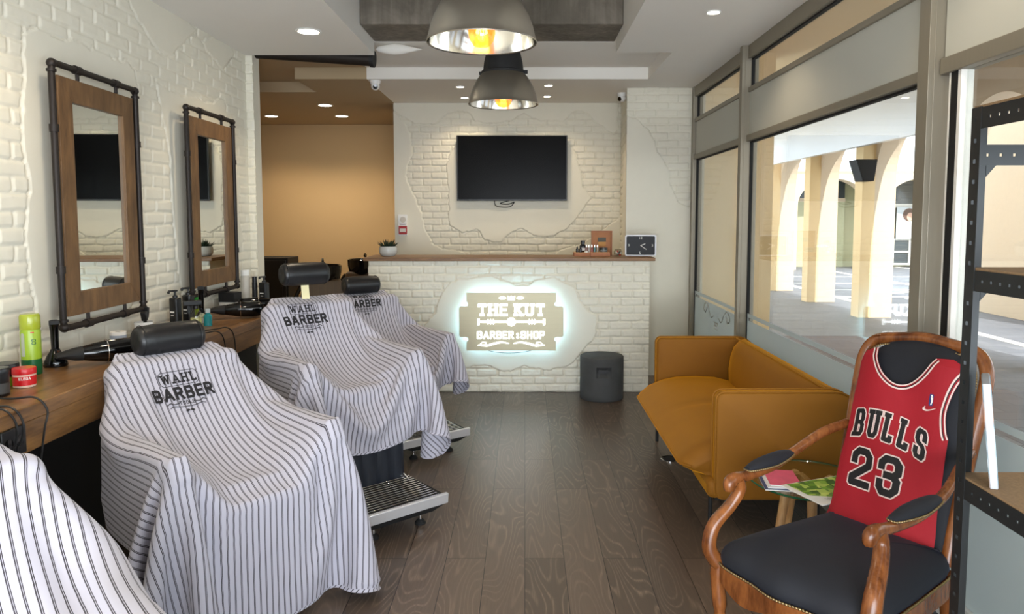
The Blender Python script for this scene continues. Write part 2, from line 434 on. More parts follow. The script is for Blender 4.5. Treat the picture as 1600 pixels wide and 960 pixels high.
def relief(name, O, U, V, N, Wd, Ht, res, patches, seed, mat, bw=.2, bh=.067, label=None, plast=.017, amp=1):
    nu = int(Wd/res)+1; nv = int(Ht/res)+1
    u, v_ = np.meshgrid(np.linspace(0, Wd, nu), np.linspace(0, Ht, nv))
    uu = u+.003*vnoise(u*18, v_*18, seed); vv_ = v_+.0035*vnoise(u*9, v_*25, seed+1)
    row = np.floor(vv_/bh); off = (row % 2)*bw/2+hsh(row, row, seed)*.03
    q = (uu+off)/bw; col = np.floor(q); fu = (q-col)*bw; fv = vv_-row*bh
    du = np.minimum(fu, bw-fu); dv = np.minimum(fv, bh-fv)
    d_ = -np.log(np.exp(-du*260)+np.exp(-dv*260))/260
    k = hsh(col, row, seed+3)
    h = .0115*sstep(.003, .0095, d_)+(k-.5)*.005*sstep(.005, .010, d_)+.0012*vnoise(u*70, v_*70, seed)+.0014*vnoise(u*25, v_*35, seed+5)
    h = h*amp
    sd = np.full(u.shape, -1.)
    for P_ in patches: sd = np.maximum(sd, poly_sd(P_, u, v_))
    sd = sd+.008*vnoise(u*22, v_*22, seed+8)+.004*vnoise(u*60, v_*60, seed+9)
    m_ = sstep(-.003, .003, sd); h = h-.008*np.exp(-((sd+.005)/.0035)**2)
    pl = plast+.0008*vnoise(u*6, v_*6, seed+4)-.004*sstep(.03, 0., sd)*0
    h = h*(1-m_)+pl*m_
    O, U, V, N = [np.array(a, float) for a in (O, U, V, N)]
    co = O+u[..., None]*U+v_[..., None]*V+h[..., None]*N
    me = bpy.data.meshes.new(name)
    idx = np.arange(nu*nv).reshape(nv, nu)
    f = np.stack([idx[:-1, :-1], idx[:-1, 1:], idx[1:, 1:], idx[1:, :-1]], -1).reshape(-1, 4)
    if np.dot(np.cross(U, V), N) < 0: f = f[:, ::-1]
    me.vertices.add(nu*nv); me.vertices.foreach_set('co', co.reshape(-1).astype(np.float32))
    me.loops.add(f.size); me.loops.foreach_set('vertex_index', f.reshape(-1).astype(np.int32))
    me.polygons.add(len(f)); me.polygons.foreach_set('loop_start', np.arange(0, f.size, 4, dtype=np.int32))
    me.update(calc_edges=True); me.validate()
    me.materials.append(mat)
    me.polygons.foreach_set('use_smooth', [True]*len(me.polygons))
    o = bpy.data.objects.new(name, me); C.objects.link(o)
    return o
# ================================================================ setting
def struct(name, boxes, mat, parent=None, **k):
    m = M()
    for b in boxes: m.box(*b)
    o = m.build(name, mat, parent, smooth=False, **k)
    if not parent: o['kind'] = 'structure'
    return o
struct('floor', [(-4.2, 1.5, -1.6, 9.5, -.12, 0)], m_floor)
YB = at(562, 42, X=-1.07).y
wl = struct('wall_left', [(-2.2, -2.0, -1.6, 5.34, 0, 3.1), (-2.2, -1.95, 5.37, 5.5, 0, 2.7)], m_plaster)
LW = lambda px, py: (at(px, py, X=-1.985).y-.8, at(px, py, X=-1.985).z)
R1 = lambda pts, k=2.4: [LW(x/k, y/k) for x, y in pts]
patches = [
    R1([(100, 230), (95, 130), (150, 105), (205, 135), (245, 150), (290, 157), (318, 160), (345, 182), (400, 195), (432, 222), (480, 232), (512, 262), (520, 330), (512, 400), (520, 500), (530, 620), (522, 720), (545, 850), (552, 960), (520, 1090), (500, 1160), (400, 1200), (300, 1240), (160, 1230), (130, 1100), (105, 900), (120, 700), (90, 500)]),
    R1([(590, 300), (640, 345), (700, 362), (740, 362), (770, 380), (805, 390), (828, 362), (846, 375), (850, 410), (868, 470), (872, 540), (880, 620), (905, 700), (900, 800), (915, 900), (890, 1010), (850, 1090), (760, 1130), (690, 1110), (668, 960), (655, 800), (640, 560), (610, 400)]),
    R1([(470, -60), (500, 30), (530, 80), (575, 150), (600, 190), (640, 202), (668, 190), (700, 150), (742, 118), (700, 60), (600, -60)]),
    R1([(840, 262), (860, 235), (885, 200), (860, 160), (800, 140), (760, 150), (790, 200)]),
    R1([(-200, 380), (-120, 300), (-40, 420), (-30, 640), (-90, 800), (-220, 760)]),
]
relief('brick_face', (-2.0, .8, 0), (0, 1, 0), (0, 0, 1), (1, 0, 0), 4.56, 2.6, .0075, patches, 3, m_brick, amp=.62, plast=.0085).parent = wl
relief('brick_face', (-2.03, 5.362, 0), (1, 0, 0), (0, 0, 1), (0, -1, 0), .085, 2.6, .006, [], 5, m_brick).parent = wl
wr = struct('wall_rear', [(-1.33, 1.1, 7.57, 7.75, 0, 2.7), (-1.33, -1.31, 7.57, 9.3, 0, 2.7)], m_plaster)
TW = lambda px, py: (at(px, py, Y=7.55).x+1.33, at(px, py, Y=7.55).z-.9)
Z1 = lambda pts: [TW(560+x/3.096, 330+y/3.096) for x, y in pts]
Z3 = lambda pts: [TW(550+x/2.909, y/2.909) for x, y in pts]
tvp = [
    Z3([(440, 900), (430, 760), (440, 700), (475, 660), (560, 640), (900, 640), (980, 655), (1005, 680), (1020, 710), (1040, 780), (1050, 850), (1090, 900)])+Z1([(1060, 25), (1000, 92), (940, 118), (900, 124), (850, 114), (780, 80), (720, 118), (690, 148), (650, 150), (612, 140), (590, 105), (570, 84), (530, 100), (500, 105), (440, 70)]),
    Z3([(150, 480), (190, 505), (245, 570), (262, 620), (275, 690), (250, 760), (245, 800), (262, 860), (285, 895)])+Z1([(305, 10), (320, 90), (355, 152), (400, 185), (480, 190), (515, 205), (535, 225), (540, 330), (0, 330), (0, 0)]),
    Z3([(150, 420), (190, 505), (280, 560), (380, 565), (405, 540), (430, 518), (470, 507), (520, 508), (545, 530), (560, 552), (650, 560), (720, 550), (780, 515), (850, 548), (960, 552), (990, 520), (1030, 500), (1080, 525), (1110, 558), (1190, 610), (1210, 590), (1210, 430), (600, 400)]),
    Z1([(1330, -30), (1275, 0), (1255, 40), (1200, 80), (1140, 118), (1080, 165), (1000, 180), (960, 205), (935, 230), (940, 400), (1330, 400)]),
]
relief('brick_face', (-1.33, 7.57, .9), (1, 0, 0), (0, 0, 1), (0, -1, 0), 2.35, 1.7, .0065, tvp, 11, m_brick, bw=.195).parent = wr
wc = M().prism([(.934, 6.694), (1.62, 6.694), (1.62, 7.75), (.995, 7.75)], 0, 2.7, lambda x, y, z: (x, y, z)).build('wall_right', m_plaster, smooth=False); wc['kind'] = 'structure'
CW = lambda px, py: (at(px, py, Y=6.67).x-.914, at(px, py, Y=6.67).z)
colp = [[CW(*p) for p in [(940, 150), (985, 183), (1000, 190), (1013, 202), (1024, 225), (1032, 245), (1045, 265), (1047, 290), (1060, 315), (1075, 325), (1100, 332), (1110, 700), (940, 700)]],
        [CW(*p) for p in [(1005, 120), (1008, 146), (1030, 138), (1035, 120)]]]
relief('brick_face', (.914, 6.69, 0), (1, 0, 0), (0, 0, 1), (0, -1, 0), .626, 2.6, .0065, colp, 17, m_brick, bw=.195).parent = wc
dd = Vector((.93, 6.68, 0))-Vector((.985, 7.56, 0)); L_ = dd.length; dd.normalize()
relief('brick_face', (.985, 7.56, 0), dd, (0, 0, 1), (-.998, .0624, 0), L_, 2.6, .0065,
       [[(-.1, .5), (.35, .5), (.45, 1.9), (.62, 2.0), (.9, 2.2), (1.2, 2.2), (1.2, -.1), (-.1, -.1)]], 19, m_brick, bw=.195).parent = wc
struct('wall_back', [(-4.2, 1.1, 9.3, 9.45, 0, 2.7), (-4.2, -4.05, 5.5, 9.3, 0, 2.7), (-4.2, -2.2, 5.37, 5.5, 0, 2.7)], m_beige)
struct('wall_front', [(-2.2, -1.2, -1.6, -1.5, 0, 3.1), (1.25, 1.6, -1.6, -1.5, 0, 3.1), (-1.2, 1.25, -1.6, -1.5, 2.05, 3.1)], m_plaster)
# ceiling: dropped panels, raw concrete slot with its beam, recess and rear soffit
struct('ceiling', [(-2.2, -1.07, -1.6, 5.34, 2.6, 3.15)], m_ceil)
struct('ceiling', [(.64, 1.6, -1.6, 5.26, 2.6, 3.15), (1.03, 1.6, 5.26, 6.25, 2.6, 3.15)], m_ceil)
struct('ceiling', [(-1.32, 1.03, 5.355, 6.25, 2.695, 3.15), (.64, 1.03, 5.26, 5.355, 2.695, 3.15)], m_ceil)
struct('ceiling', [(-1.32, 1.6, 6.25, 7.75, 2.6, 3.15)], m_ceil)
struct('ceiling', [(-4.2, -1.32, 5.34, 9.45, 2.695, 3.15), (-1.92, -1.32, 6.25, 9.45, 2.6, 2.72), (-4.2, -1.92, 6.9, 9.45, 2.6, 2.72)], m_ceilb)
cb = M().box(-1.07, .64, -1.6, YB, 3.02, 3.15).box(-1.07, .64, YB, 5.355, 2.697, 3.15)
tag(cb.build('ceiling', m_conc, smooth=False, bevel=.008), kind='structure')
# ---------------------------------------------------------------- windows on the right
GX = 1.535
def window(idx, y0, y1, upper=True, film=True):
    w = M()
    w.box(1.50, 1.57, y0, y1, 2.513, 2.6).box(1.50, 1.57, y0, y1, 1.962, 2.004).box(1.50, 1.57, y0, y1, 0, .06)
    if upper: w.box(1.505, 1.565, y0, y1, 2.290, 2.322)
    o = w.build('window_%d' % idx, m_alu, bevel=.004, smooth=False); o['kind'] = 'structure'
    p = M().box(1.518, 1.552, y0, y1, 2.004, 2.290 if upper else 2.513); p.build('infill_panel', m_panel, o, smooth=False)
    M().box(GX, GX+.008, y0+.006, y1-.006, .06, 1.962).build('window_glass', m_glass, o, smooth=False)
    if upper: M().box(GX, GX+.008, y0+.006, y1-.006, 2.322, 2.513).build('window_glass', m_glass, o, smooth=False)
    g = M()
    for a, b in ((.06, 1.962),)+(((2.322, 2.513),) if upper else ()):
        g.box(1.526, 1.548, y0, y0+.010, a, b).box(1.526, 1.548, y1-.010, y1, a, b).box(1.526, 1.548, y0, y1, b-.010, b)
    g.build('gasket', m_rubber, o, smooth=False)
    if film:
        f = M().box(1.531, 1.5335, y0+.014, y1-.014, .765, .79).box(1.531, 1.5335, y0+.014, y1-.014, .07, .742)
        f.box(1.531, 1.5335, y1-.03, y1-.014, .742, .765)
        f.build('frosted_film', m_film, o, smooth=False)
    return o
def mullion(y0, y1, x0=1.462):
    m = M().box(x0, 1.575, y0, y1, 0, 2.6).box(x0+.02, x0+.024, y0-.002, y1+.002, 0, 2.6)
    tag(m.build('trim_%d' % (1+int(y0)), m_alu, bevel=.006, smooth=False), kind='structure')
w1 = window(1, 5.10, 6.60); w2 = window(2, 2.79, 5.04)
mullion(5.04, 5.10); mullion(2.715, 2.79); mullion(6.60, 6.66, 1.49)
# white lettering in the film of the far pane, to be read from outside
dec = move(lettering('THE', .05, .2, serif=.1), 0, -.02, mirror=True)+move(lettering('BARBER', .06, .22), 0, -.17, mirror=True)
for s in (1, -1):
    pts = spline([(s*.08, .05, 0), (s*.16, .03, 0), (s*.24, .10, 0), (s*.33, .13, 0), (s*.40, .08, 0), (s*.34, .05, 0), (s*.28, .1, 0)], 5)
    for a, b in zip(pts[:-1], pts[1:]):
        q = seg(a[:2], b[:2], .012, 1)
        if q: dec.append(q)
printed('window_lettering', dec, m_white2, frame_fn((1.530, 5.85, .60), (0, -1, 0), (0, 0, 1), (-1, 0, 0)), w1)
dw = M().box(1.50, 1.575, 1.55, 1.62, 0, 2.6).box(1.50, 1.575, 1.62, 2.71, 1.962, 2.02).box(1.50, 1.575, 1.62, 2.71, 2.55, 2.6)
do = tag(dw.build('door_1', m_alu, smooth=False, bevel=.004), kind='structure')
M().box(1.518, 1.552, 1.62, 2.71, 2.02, 2.55).build('infill_panel', m_panel, do, smooth=False)
M().box(1.515, 1.56, 1.62, 1.70, 0, 1.962).box(1.515, 1.56, 2.655, 2.672, 0, 1.962).box(1.515, 1.56, 2.60, 2.617, 0, 1.962).box(1.515, 1.56, 1.62, 2.6, 0, .1).build('door_leaf_frame', m_white2, do, smooth=False)
M().box(1.512, 1.563, 2.617, 2.655, 0, 1.962).build('gasket', m_rubber, do, smooth=False)
M().box(GX, GX+.008, 1.70, 2.60, .1, 1.962).build('window_glass', m_glass, do, smooth=False)
M().box(1.531, 1.5335, 1.70, 2.60, .765, .79).box(1.531, 1.5335, 1.70, 2.60, .1, .742).build('frosted_film', m_film, do, smooth=False)
w3 = window(3, -1.5, 1.55, upper=False)
struct('baseboard_right', [(1.44, 1.50, 2.7, 6.66, 0, .05)], m_alu)
# ---------------------------------------------------------------- the arcade and plaza outside
t = NT('grey_pavers'); v = t.coord()
b2 = t.n('ShaderNodeTexBrick', offset=.5, i_Scale=1, i_Mortar_Size=.006, i_Brick_Width=.4, i_Row_Height=.2)
b2.inputs['Color1'].default_value = rgb(112, 114, 121); b2.inputs['Color2'].default_value = rgb(136, 136, 141); b2.inputs['Mortar'].default_value = rgb(80, 80, 86)
t.l(v, b2.inputs['Vector']); t.bsdf(t.mix(t.noise(t.coord(), .8, 4), b2.outputs['Color'], rgb(104, 107, 118)), .7); m_pave = t.m
gr = tag(M().box(1.5, 40, -12, 60, -.14, -.004).build('floor_outside', m_pave, smooth=False), kind='structure')
bands = M()
for y in (13.3, 14.6, 16.1, 17.9): bands.box(5.6, 30, y, y+.10, -.004, 0)
for x in (5.6, 8.2, 10.8): bands.box(x, x+.14, 4, 22, -.004, .001)
bands.add([(5.6, 13.2, .002), (5.6, 13.0, .002), (12, 16.9, .002), (12, 17.1, .002)], [(0, 1, 2, 3)])
bands.build('white_paving_band', m_white2, gr, smooth=False)
struct('ceiling_outside', [(1.575, 5.3, -3, 17, 3.2, 3.5)], m_stucco2)
struct('wall_outside', [(1.6, 2.68, 8.0, 8.4, 0, 3.2), (1.62, 1.9, 6.7, 8.0, 0, 3.2), (-3, 1.6, -3.2, -3, 0, 0.01)], m_stucco2)
def arches(name, piers, x_or_y, t0, t1, rad, spring, top, horizontal):
    """wall with round arches between piers [(a0, a1)]; extruded t0..t1"""
    m = M()
    fn = (lambda a, z, h: (h, a, z)) if not horizontal else (lambda a, z, h: (a, h, z))
    for a0, a1 in piers: m.prism([(a0, 0), (a1, 0), (a1, spring), (a0, spring)], t0, t1, fn)
    for (p0, p1), (q0, q1) in zip(piers[:-1], piers[1:]):
        c = (p1+q0)/2; r = (q0-p1)/2; n = 24
        for k in range(n):
            a = PI-PI*k/n; b = PI-PI*(k+1)/n
            m.prism([(c+r*math.cos(a), spring+r*math.sin(a)*rad), (c+r*math.cos(b), spring+r*math.sin(b)*rad), (c+r*math.cos(b), top), (c+r*math.cos(a), top)], t0, t1, fn)
    for a0, a1 in piers: m.prism([(a0, spring), (a1, spring), (a1, top), (a0, top)], t0, t1, fn)
    return tag(m.build(name, m_stucco, smooth=False), kind='structure')
P_ = [(8.62+1.95*k, 9.05+1.95*k) for k in range(-5, 5)]
arches('wall_arcade', P_, 0, 5.0, 5.3, 1, 2.0, 3.5, False)
struct('trim_9', [(4.82, 5.0, a, a+.24, 0, 3.2) for a, b in P_], m_stucco2)
m_fascia = plain('brushed_fascia_metal', rgb(190, 193, 198), .3, .3, var=.1, scale=1.2)
sg = struct('trim_10', [(4.2, 4.28, 7.2, 12.75, 2.34, 3.2)], m_fascia)
struct('wall_stucco', [(7.0, 7.4, 8.6, 11.8, 0, 4.2)], m_stucco)
Q_ = [(-.4+6.96-2.42*2+2.42*k+.4, 6.96+.5-2.42*2+2.42*k) for k in range(0, 8)]
arches('wall_gallery', Q_, 0, 20.2, 20.6, .75, 1.78, 2.62, True)
struct('wall_gallery_back', [(0, 24, 21.6, 21.8, 0, 2.6), (0, 24, 20.2, 21.7, 2.62, 2.7)], plain('gallery_green_beige', rgb(178, 176, 140), .8))
m_dglass = plain('dark_shop_glass', rgb(70, 78, 82), .1)
m_orange = plain('orange_door', rgb(226, 168, 84), .6)
for i, (x0, x1) in enumerate(((4.7, 6.9), (7.5, 9.3))):
    tx = thing('storefront', ['orange timber shop front in the far arcade beyond the plaza, behind the leftmost arch', 'pale green shuttered shop front in the far arcade, behind the middle arch'][i], 'storefront', ((x0+x1)/2, 21.55, 0))
    a = (x1-x0)/2
    M().box(-a, a, -.06, .04, 0, 1.9).build('shutter', m_orange if i == 0 else plain('green_shutter', rgb(186, 188, 152), .6), tx, smooth=False)
    M().box(-a, a, -.10, .0, 1.9, 2.0).box(-a, -a+.1, -.1, 0, 0, 1.9).box(-.05, .05, -.09, 0, 0, 1.9).build('frame', m_stucco, tx, smooth=False)
    M().box(-a, a, -.05, .02, 2.0, 2.6).build('transom_glass', m_dglass, tx, smooth=False)
px0 = at(1395, 385, Y=21.4).x; px1 = px0+1.85
tx = thing('storefront', 'white framed shop front with dark glass in the far arcade, below the portrait poster', 'storefront', (px0, 21.5, 0))
m = M()
for x in (0, .48, .98, 1.5, 1.8): m.box(x, x+.05, -.08, 0, .06, .78)
for z in (.06, .42, .78, 1.72, 1.78): m.box(0, 1.85, -.09, 0, z, z+.05)
m.build('white_frame', m_white2, tx, smooth=False)
M().box(0, 1.85, -.04, 0, .06, 2.5).build('shop_glass', m_dglass, tx, smooth=False)
po = thing('poster', 'portrait poster of a person with brown hair in a white top, in the far arcade', 'poster', (px0+.42, 21.36, 1.28))
M().box(-.36, .36, 0, .02, -.46, .46).build('poster_panel', plain('poster_ground', rgb(205, 214, 220), .5), po, smooth=False)
el = lambda cx, cy, rx, ry: [(cx+rx*math.cos(PI*k/8), cy+ry*math.sin(PI*k/8)) for k in range(16)]
pf = frame_fn((0, -.004, 0), (1, 0, 0), (0, 0, 1), (0, -1, 0))
printed('poster_hair', [el(0, .24, .19, .19)], plain('poster_brown', rgb(96, 66, 54), .6), pf, po)
pf = frame_fn((0, -.008, 0), (1, 0, 0), (0, 0, 1), (0, -1, 0))
printed('poster_face', [el(.02, .18, .09, .12)], plain('poster_skin', rgb(222, 178, 156), .6), pf, po)
printed('poster_shirt', [[(-.26, -.44), (.26, -.44), (.22, -.06), (.08, .05), (-.08, .05), (-.24, -.08)]], m_white2, pf, po)
sp = thing('outdoor_speaker', 'black wedge loudspeaker bracketed to an arcade pier outside the window', 'speaker', (4.80, 10.44, 2.12))
M().prism([(-.20, .13), (.10, .13), (.06, -.17), (-.10, -.17)], -.14, .12, lambda x, z, y: (x, y, z)).build('cabinet', m_blackm, sp, bevel=.012)
M().box(.04, .09, -.03, .05, -.06, .06).build('bracket', m_black, sp, smooth=False)

# ================================================================ lamps in the ceiling
m_lens = emit('downlight_lens', (1, .88, .70, 1), 22)
def downlight(x, y, r, label, grp, energy, spot=2.3, col=WARM):
    t_ = thing('downlight', label, 'ceiling light', (x, y, 2.6), group=grp)
    M().lathe([(r*1.02, 0), (r*1.22, -.002), (r*1.25, -.006), (r*1.18, -.010), (r*1.0, -.008), (r*.96, 0)], 28, cap=False).build('trim_ring', m_white, t_)
    M().lathe([(1e-4, -.004), (r*.97, -.0035), (r*.97, 0), (1e-4, 0)], 24).build('lens', m_lens, t_)
    light('lamp', 'SPOT', (0, 0, -.03), energy, col, parent=t_, spot_size=spot, spot_blend=.6, shadow_soft_size=r)
G1, G2 = 'downlights over the rear counter', 'downlights in the beige back room'
downlight(-1.337, 4.652, .065, 'large round downlight in the dropped ceiling over the barber chairs', None, 20)
for yy in (2.6, .8): downlight(-1.337, yy, .065, 'round downlight in the dropped ceiling nearer the viewer, above the %s' % ('nearest mirror' if yy > 2 else 'left edge of the room'), None, 20)
downlight(1.058, 4.226, .034, 'small round downlight in the white ceiling beside the shop window', None, 8)
downlight(1.058, 2.4, .034, 'small downlight in the right ceiling panel above the armchair, out of the photo', None, 8)
for (x, y), lb in zip([(-.57, 6.593), (-.578, 7.183), (.207, 6.53), (.213, 7.108)], ['front left', 'back left', 'front right', 'back right']):
    downlight(x, y, .034, 'small recessed downlight before the television wall, %s of the four' % lb, G1, 9)
for (x, y), lb in zip([(-2.881, 8.481), (-2.05, 7.668), (-2.081, 8.481)], ['leftmost', 'nearest, in the middle', 'rightmost']):
    downlight(x, y, .065, 'round warm downlight in the beige ceiling, %s of the three' % lb, G2, 26, col=(1, .80, .56))

# pendants
m_spun = plain('spun_aluminium', rgb(168, 162, 150), .30, .9, var=.06)
m_refl = plain('polished_reflector', rgb(225, 222, 214), .13, 1, var=.02)
t = NT('amber_bulb_glass'); gl = t.n('ShaderNodeBsdfGlossy'); gl.inputs[1].default_value = .05; tr = t.n('ShaderNodeBsdfTransparent'); tr.inputs[0].default_value = (1, .55, .22, 1)
em = t.n('ShaderNodeEmission'); em.inputs[0].default_value = (1, .24, .03, 1); em.inputs[1].default_value = .7
mx = t.n('ShaderNodeMixShader'); mx.inputs[0].default_value = .12; t.l(tr.outputs[0], mx.inputs[1]); t.l(gl.outputs[0], mx.inputs[2])
ad = t.n('ShaderNodeAddShader'); t.l(mx.outputs[0], ad.inputs[0]); t.l(em.outputs[0], ad.inputs[1]); t.l(ad.outputs[0], t.out.inputs[0]); m_amber = t.m
m_fil = emit('glowing_filament', (1, .50, .18, 1), 12)
def pendant(x, y, z, ztop, label):
    t_ = thing('pendant_lamp', label, 'pendant lamp', (x, y, z), group='industrial pendant lamps')
    out = [(.201, 0), (.199, .02), (.191, .055), (.176, .095), (.155, .135), (.138, .160), (.122, .178)]
    M().lathe([(.204, -.004), (.206, 0), (.204, .004), (.200, .004)][:3]+out[1:], 64, cap=False).build('shade', m_spun, t_, fixn=True)
    inn = [(r-.004, zz) for r, zz in out]
    me = M(); n = 64; vs_ = []; fs = []
    for r, zz in inn+[(.001, .176)]:
        for i in range(n): vs_.append((r*math.cos(2*PI*i/n), r*math.sin(2*PI*i/n), zz))
    for j in range(len(inn)):
        for i in range(n): fs.append((j*n+i, (j+1)*n+i, (j+1)*n+(i+1) % n, j*n+(i+1) % n))
    me.add(vs_, fs).build('reflector', m_refl, t_, fixn=False)
    M().lathe([(.128, .172), (.128, .186), (.118, .190), (.112, .24), (.098, .30), (.085, .335), (.055, .355), (.02, .365), (.02, .39), (.0001, .39)], 40).build('lamp_housing', m_blackm, t_)
    for a in (PI*.95, -.05*PI): M().box(-.012, .012, -.012, .012, -.008, .01, Matrix.Translation((.132*math.cos(a), .132*math.sin(a), .18))).build('clip', m_blackm, t_, bevel=.003)
    M().tube([(0, 0, .385), (0, 0, ztop-z)], .006, 8).build('cord', m_black, t_)
    M().lathe([(.05, 0), (.05, -.02), (.02, -.03)], 24, (0, 0, ztop-z)).build('ceiling_rose', m_blackm, t_)
    b = M().lathe([(.02, .17), (.02, .12), (.022, .105), (.038, .085), (.049, .055), (.050, .03), (.043, .004), (.028, -.014), (.0001, -.02)], 28)
    b.build('bulb', m_amber, t_)
    pts = []
    for i in range(25):
        a = 2*PI*i/24; pts.append((.020*math.cos(a)*(1 if i % 2 else .6), .020*math.sin(a)*(1 if i % 2 else .6), .035 if i % 2 else .060))
    M().tube(pts, .0032, 6).build('filament', m_fil, t_)
pendant(-.160, 2.796, 2.099, 3.02, 'large spun aluminium pendant lamp nearest the viewer, cut by the top of the photo')
pendant(-.125, 4.362, 2.108, 3.02, 'aluminium pendant lamp with black cap hanging in front of the television wall')
# drain pipe, bumps, ceiling cameras
dp = thing('ceiling_pipe', 'thick dark pipe crossing under the ceiling beyond the left mirrors', 'pipe', (-1.6, 5.45, 2.6))
M().tube([(-.5, 0, .06), (.5, -.03, -.012)], .05, 28).build('pipe', m_pipe, dp)
M().tube([(.487, -.0296, -.011), (.516, -.0304, -.0132)], .058, 28).build('flange', m_blackm, dp)
M().lathe([(.0001, -.14), (.02, -.12), (.033, -.06), (.04, 0), (.033, .06), (.0001, .2)], 24, mat=Matrix.Translation((.66, -.02, .06)) @ Matrix.Rotation(PI/2, 4, 'Y')).build('plaster_fairing', m_ceil, dp)
def cctv(x, y, z, ang, label):
    t_ = thing('security_camera', label, 'security camera', (x, y, z), ang, 'white dome security cameras')
    M().lathe([(.0001, 0), (.046, 0), (.046, -.012), (.040, -.03), (.0001, -.03)], 28).build('mount', m_white, t_)
    M().ball((0, 0, -.045), .037, 24, 14).build('camera_body', m_white, t_)
    M().lathe([(.0001, 0), (.020, 0), (.020, .006), (.0001, .008)], 24, mat=Matrix.Translation((0, -.0305, -.056)) @ Matrix.Rotation(PI/2+.25, 4, 'X')).build('lens', m_gloss, t_)
cctv(-1.262, 6.32, 2.6, .18, 'white dome security camera under the soffit left of the pendant lamps')
cctv(.905, 6.95, 2.6, -.9, 'white dome security camera in the corner by the brick column')
# ================================================================ reception bar and its sign
BY = 6.022
bar = thing('reception_bar', 'white painted brick reception bar with a wooden top and a plaster medallion', 'bar', (-.13, BY, 0))
M().box(-1.155, 1.155, .012, .40, 0, 1.092).build('body', m_plaster, bar, smooth=False)
bt = M().box(-1.19, 1.195, -.035, .45, 1.092, 1.12).build('bar_top', m_bar, bar, bevel=.004)
BW = lambda px, py: (at(px, py, Y=BY-.01).x+1.285, at(px, py, Y=BY-.01).z)
bp = [[BW(560+x/3.096, 330+y/3.096) for x, y in [(318, 590), (325, 545), (340, 520), (375, 490), (388, 440), (410, 392), (440, 352), (490, 330), (530, 333), (570, 320), (640, 316), (700, 336), (760, 361), (820, 360), (870, 332), (940, 319), (1000, 345), (1045, 370), (1075, 440), (1112, 482), (1150, 510), (1155, 560), (1140, 620), (1108, 652), (1075, 690), (1040, 735), (1000, 752), (920, 768), (860, 765), (800, 747), (740, 775), (680, 770), (620, 747), (560, 745), (500, 765), (440, 745), (400, 760), (350, 700), (330, 640)]]]
rb = relief('brick_front', (-1.155, .012, 0), (1, 0, 0), (0, 0, 1), (0, -1, 0), 2.31, 1.092, .0058, bp, 23, m_brick, bw=.182, bh=.0655, amp=1.2)
rb.parent = bar
# sign: metal plate cut like a razor blade, lit from behind
m_plate = plain('brushed_champagne_plate', rgb(206, 200, 172), .5, .3, var=.06, scale=3, stretch=(1, 1, 20))
m_led = emit('sign_glow', (.38, .70, 1, 1), 15)
m_let = emit('lit_lettering', (.93, .98, 1, 1), 3)
sgn = thing('shop_sign', 'backlit razor blade shaped metal shop sign with glowing lettering on the bar', 'sign', (-.110, BY-.075, .600), 0)
w, h = .365, .238; W2, h2 = .425, .125
def notch(sx, sy):
    c = (sx*(w+.004), sy*(h2+.012)); pts = []
    return [(sx*W2, sy*(h2-.012)), (sx*(W2-.012), sy*h2), (sx*(w+.010), sy*h2), (sx*(w-.012), sy*(h2+.008)), (sx*(w-.012), sy*(h2+.030)), (sx*w, sy*(h2+.036)), (sx*w, sy*h)]
out = notch(1, 1)+notch(-1, 1)[::-1]+notch(-1, -1)+notch(1, -1)[::-1]
M().prism(out, -.004, .004, lambda x, z, y: (x, y, z)).build('metal_plate', m_plate, sgn, smooth=False)
lm = M(); r_ = .93
loop = [(x*.90, z*.86) for x, z in out]
lm.tube([(x, .030, z) for x, z in loop], .007, 6, closed=True)
lm.build('light_strip', m_led, sgn)
pol = move(lettering('THE KUT', .082, .24, gap=.46, serif=.12, sx=1), 0, .098)
pol += move(lettering('BARBER', .054, .21, gap=.36, sx=.95), -.130, -.108)+move(lettering('&', .050, .2), .052, -.11)+move(lettering('SHOP', .054, .21, gap=.38, sx=.95), .174, -.108)
pol += [[(-.27, -.007), (.27, -.007), (.27, .007), (-.27, .007)], el(0, 0, .036, .036)]
for s in (1, -1):
    pol += [[(s*.258, -.026), (s*.276, -.026), (s*.276, .026), (s*.258, .026)]]
    for k in range(3): pol += [[(s*(.132+k*.022), 0), (s*(.146+k*.022), .024), (s*(.160+k*.022), 0), (s*(.146+k*.022), -.024)]]
    pol += [el(s*.072, .195, .030, .012)]
    pts = spline([(s*.02, -.178, 0), (s*.08, -.168, 0), (s*.15, -.182, 0), (s*.20, -.196, 0), (s*.25, -.19, 0), (s*.235, -.168, 0), (s*.205, -.172, 0), (s*.215, -.186, 0), (s*.27, -.192, 0)], 6)
    for i, (a, b) in enumerate(zip(pts[:-1], pts[1:])):
        q = seg(a[:2], b[:2], .006+.010*math.sin(PI*min(1, i/26)), 1)
        if q: pol.append(q)
pol += [[(-.028, .178), (.028, .178), (.031, .212), (.012, .202), (0, .214), (-.012, .202), (-.031, .212)]]
printed('lit_lettering', pol, m_let, frame_fn((0, -.006, 0), (1, 0, 0), (0, 0, 1), (0, -1, 0)), sgn)
sb = M()
for x, z in ((-.3, .15), (.3, .15), (-.3, -.15), (.3, -.15)): M().tube([(x, 0, z), (x, .06, z)], .006, 8).build('standoff', m_alu, sgn)
wire = tag(M().tube(spline([(-.36, BY-.02, .375), (-.27, BY-.022, .345), (-.14, BY-.022, .332), (0, BY-.022, .342), (.1, BY-.022, .366)], 8), .0022, 6).build('sign_cable', m_black), 'thin dark cable sagging on the plaster below the lit sign', 'cable')

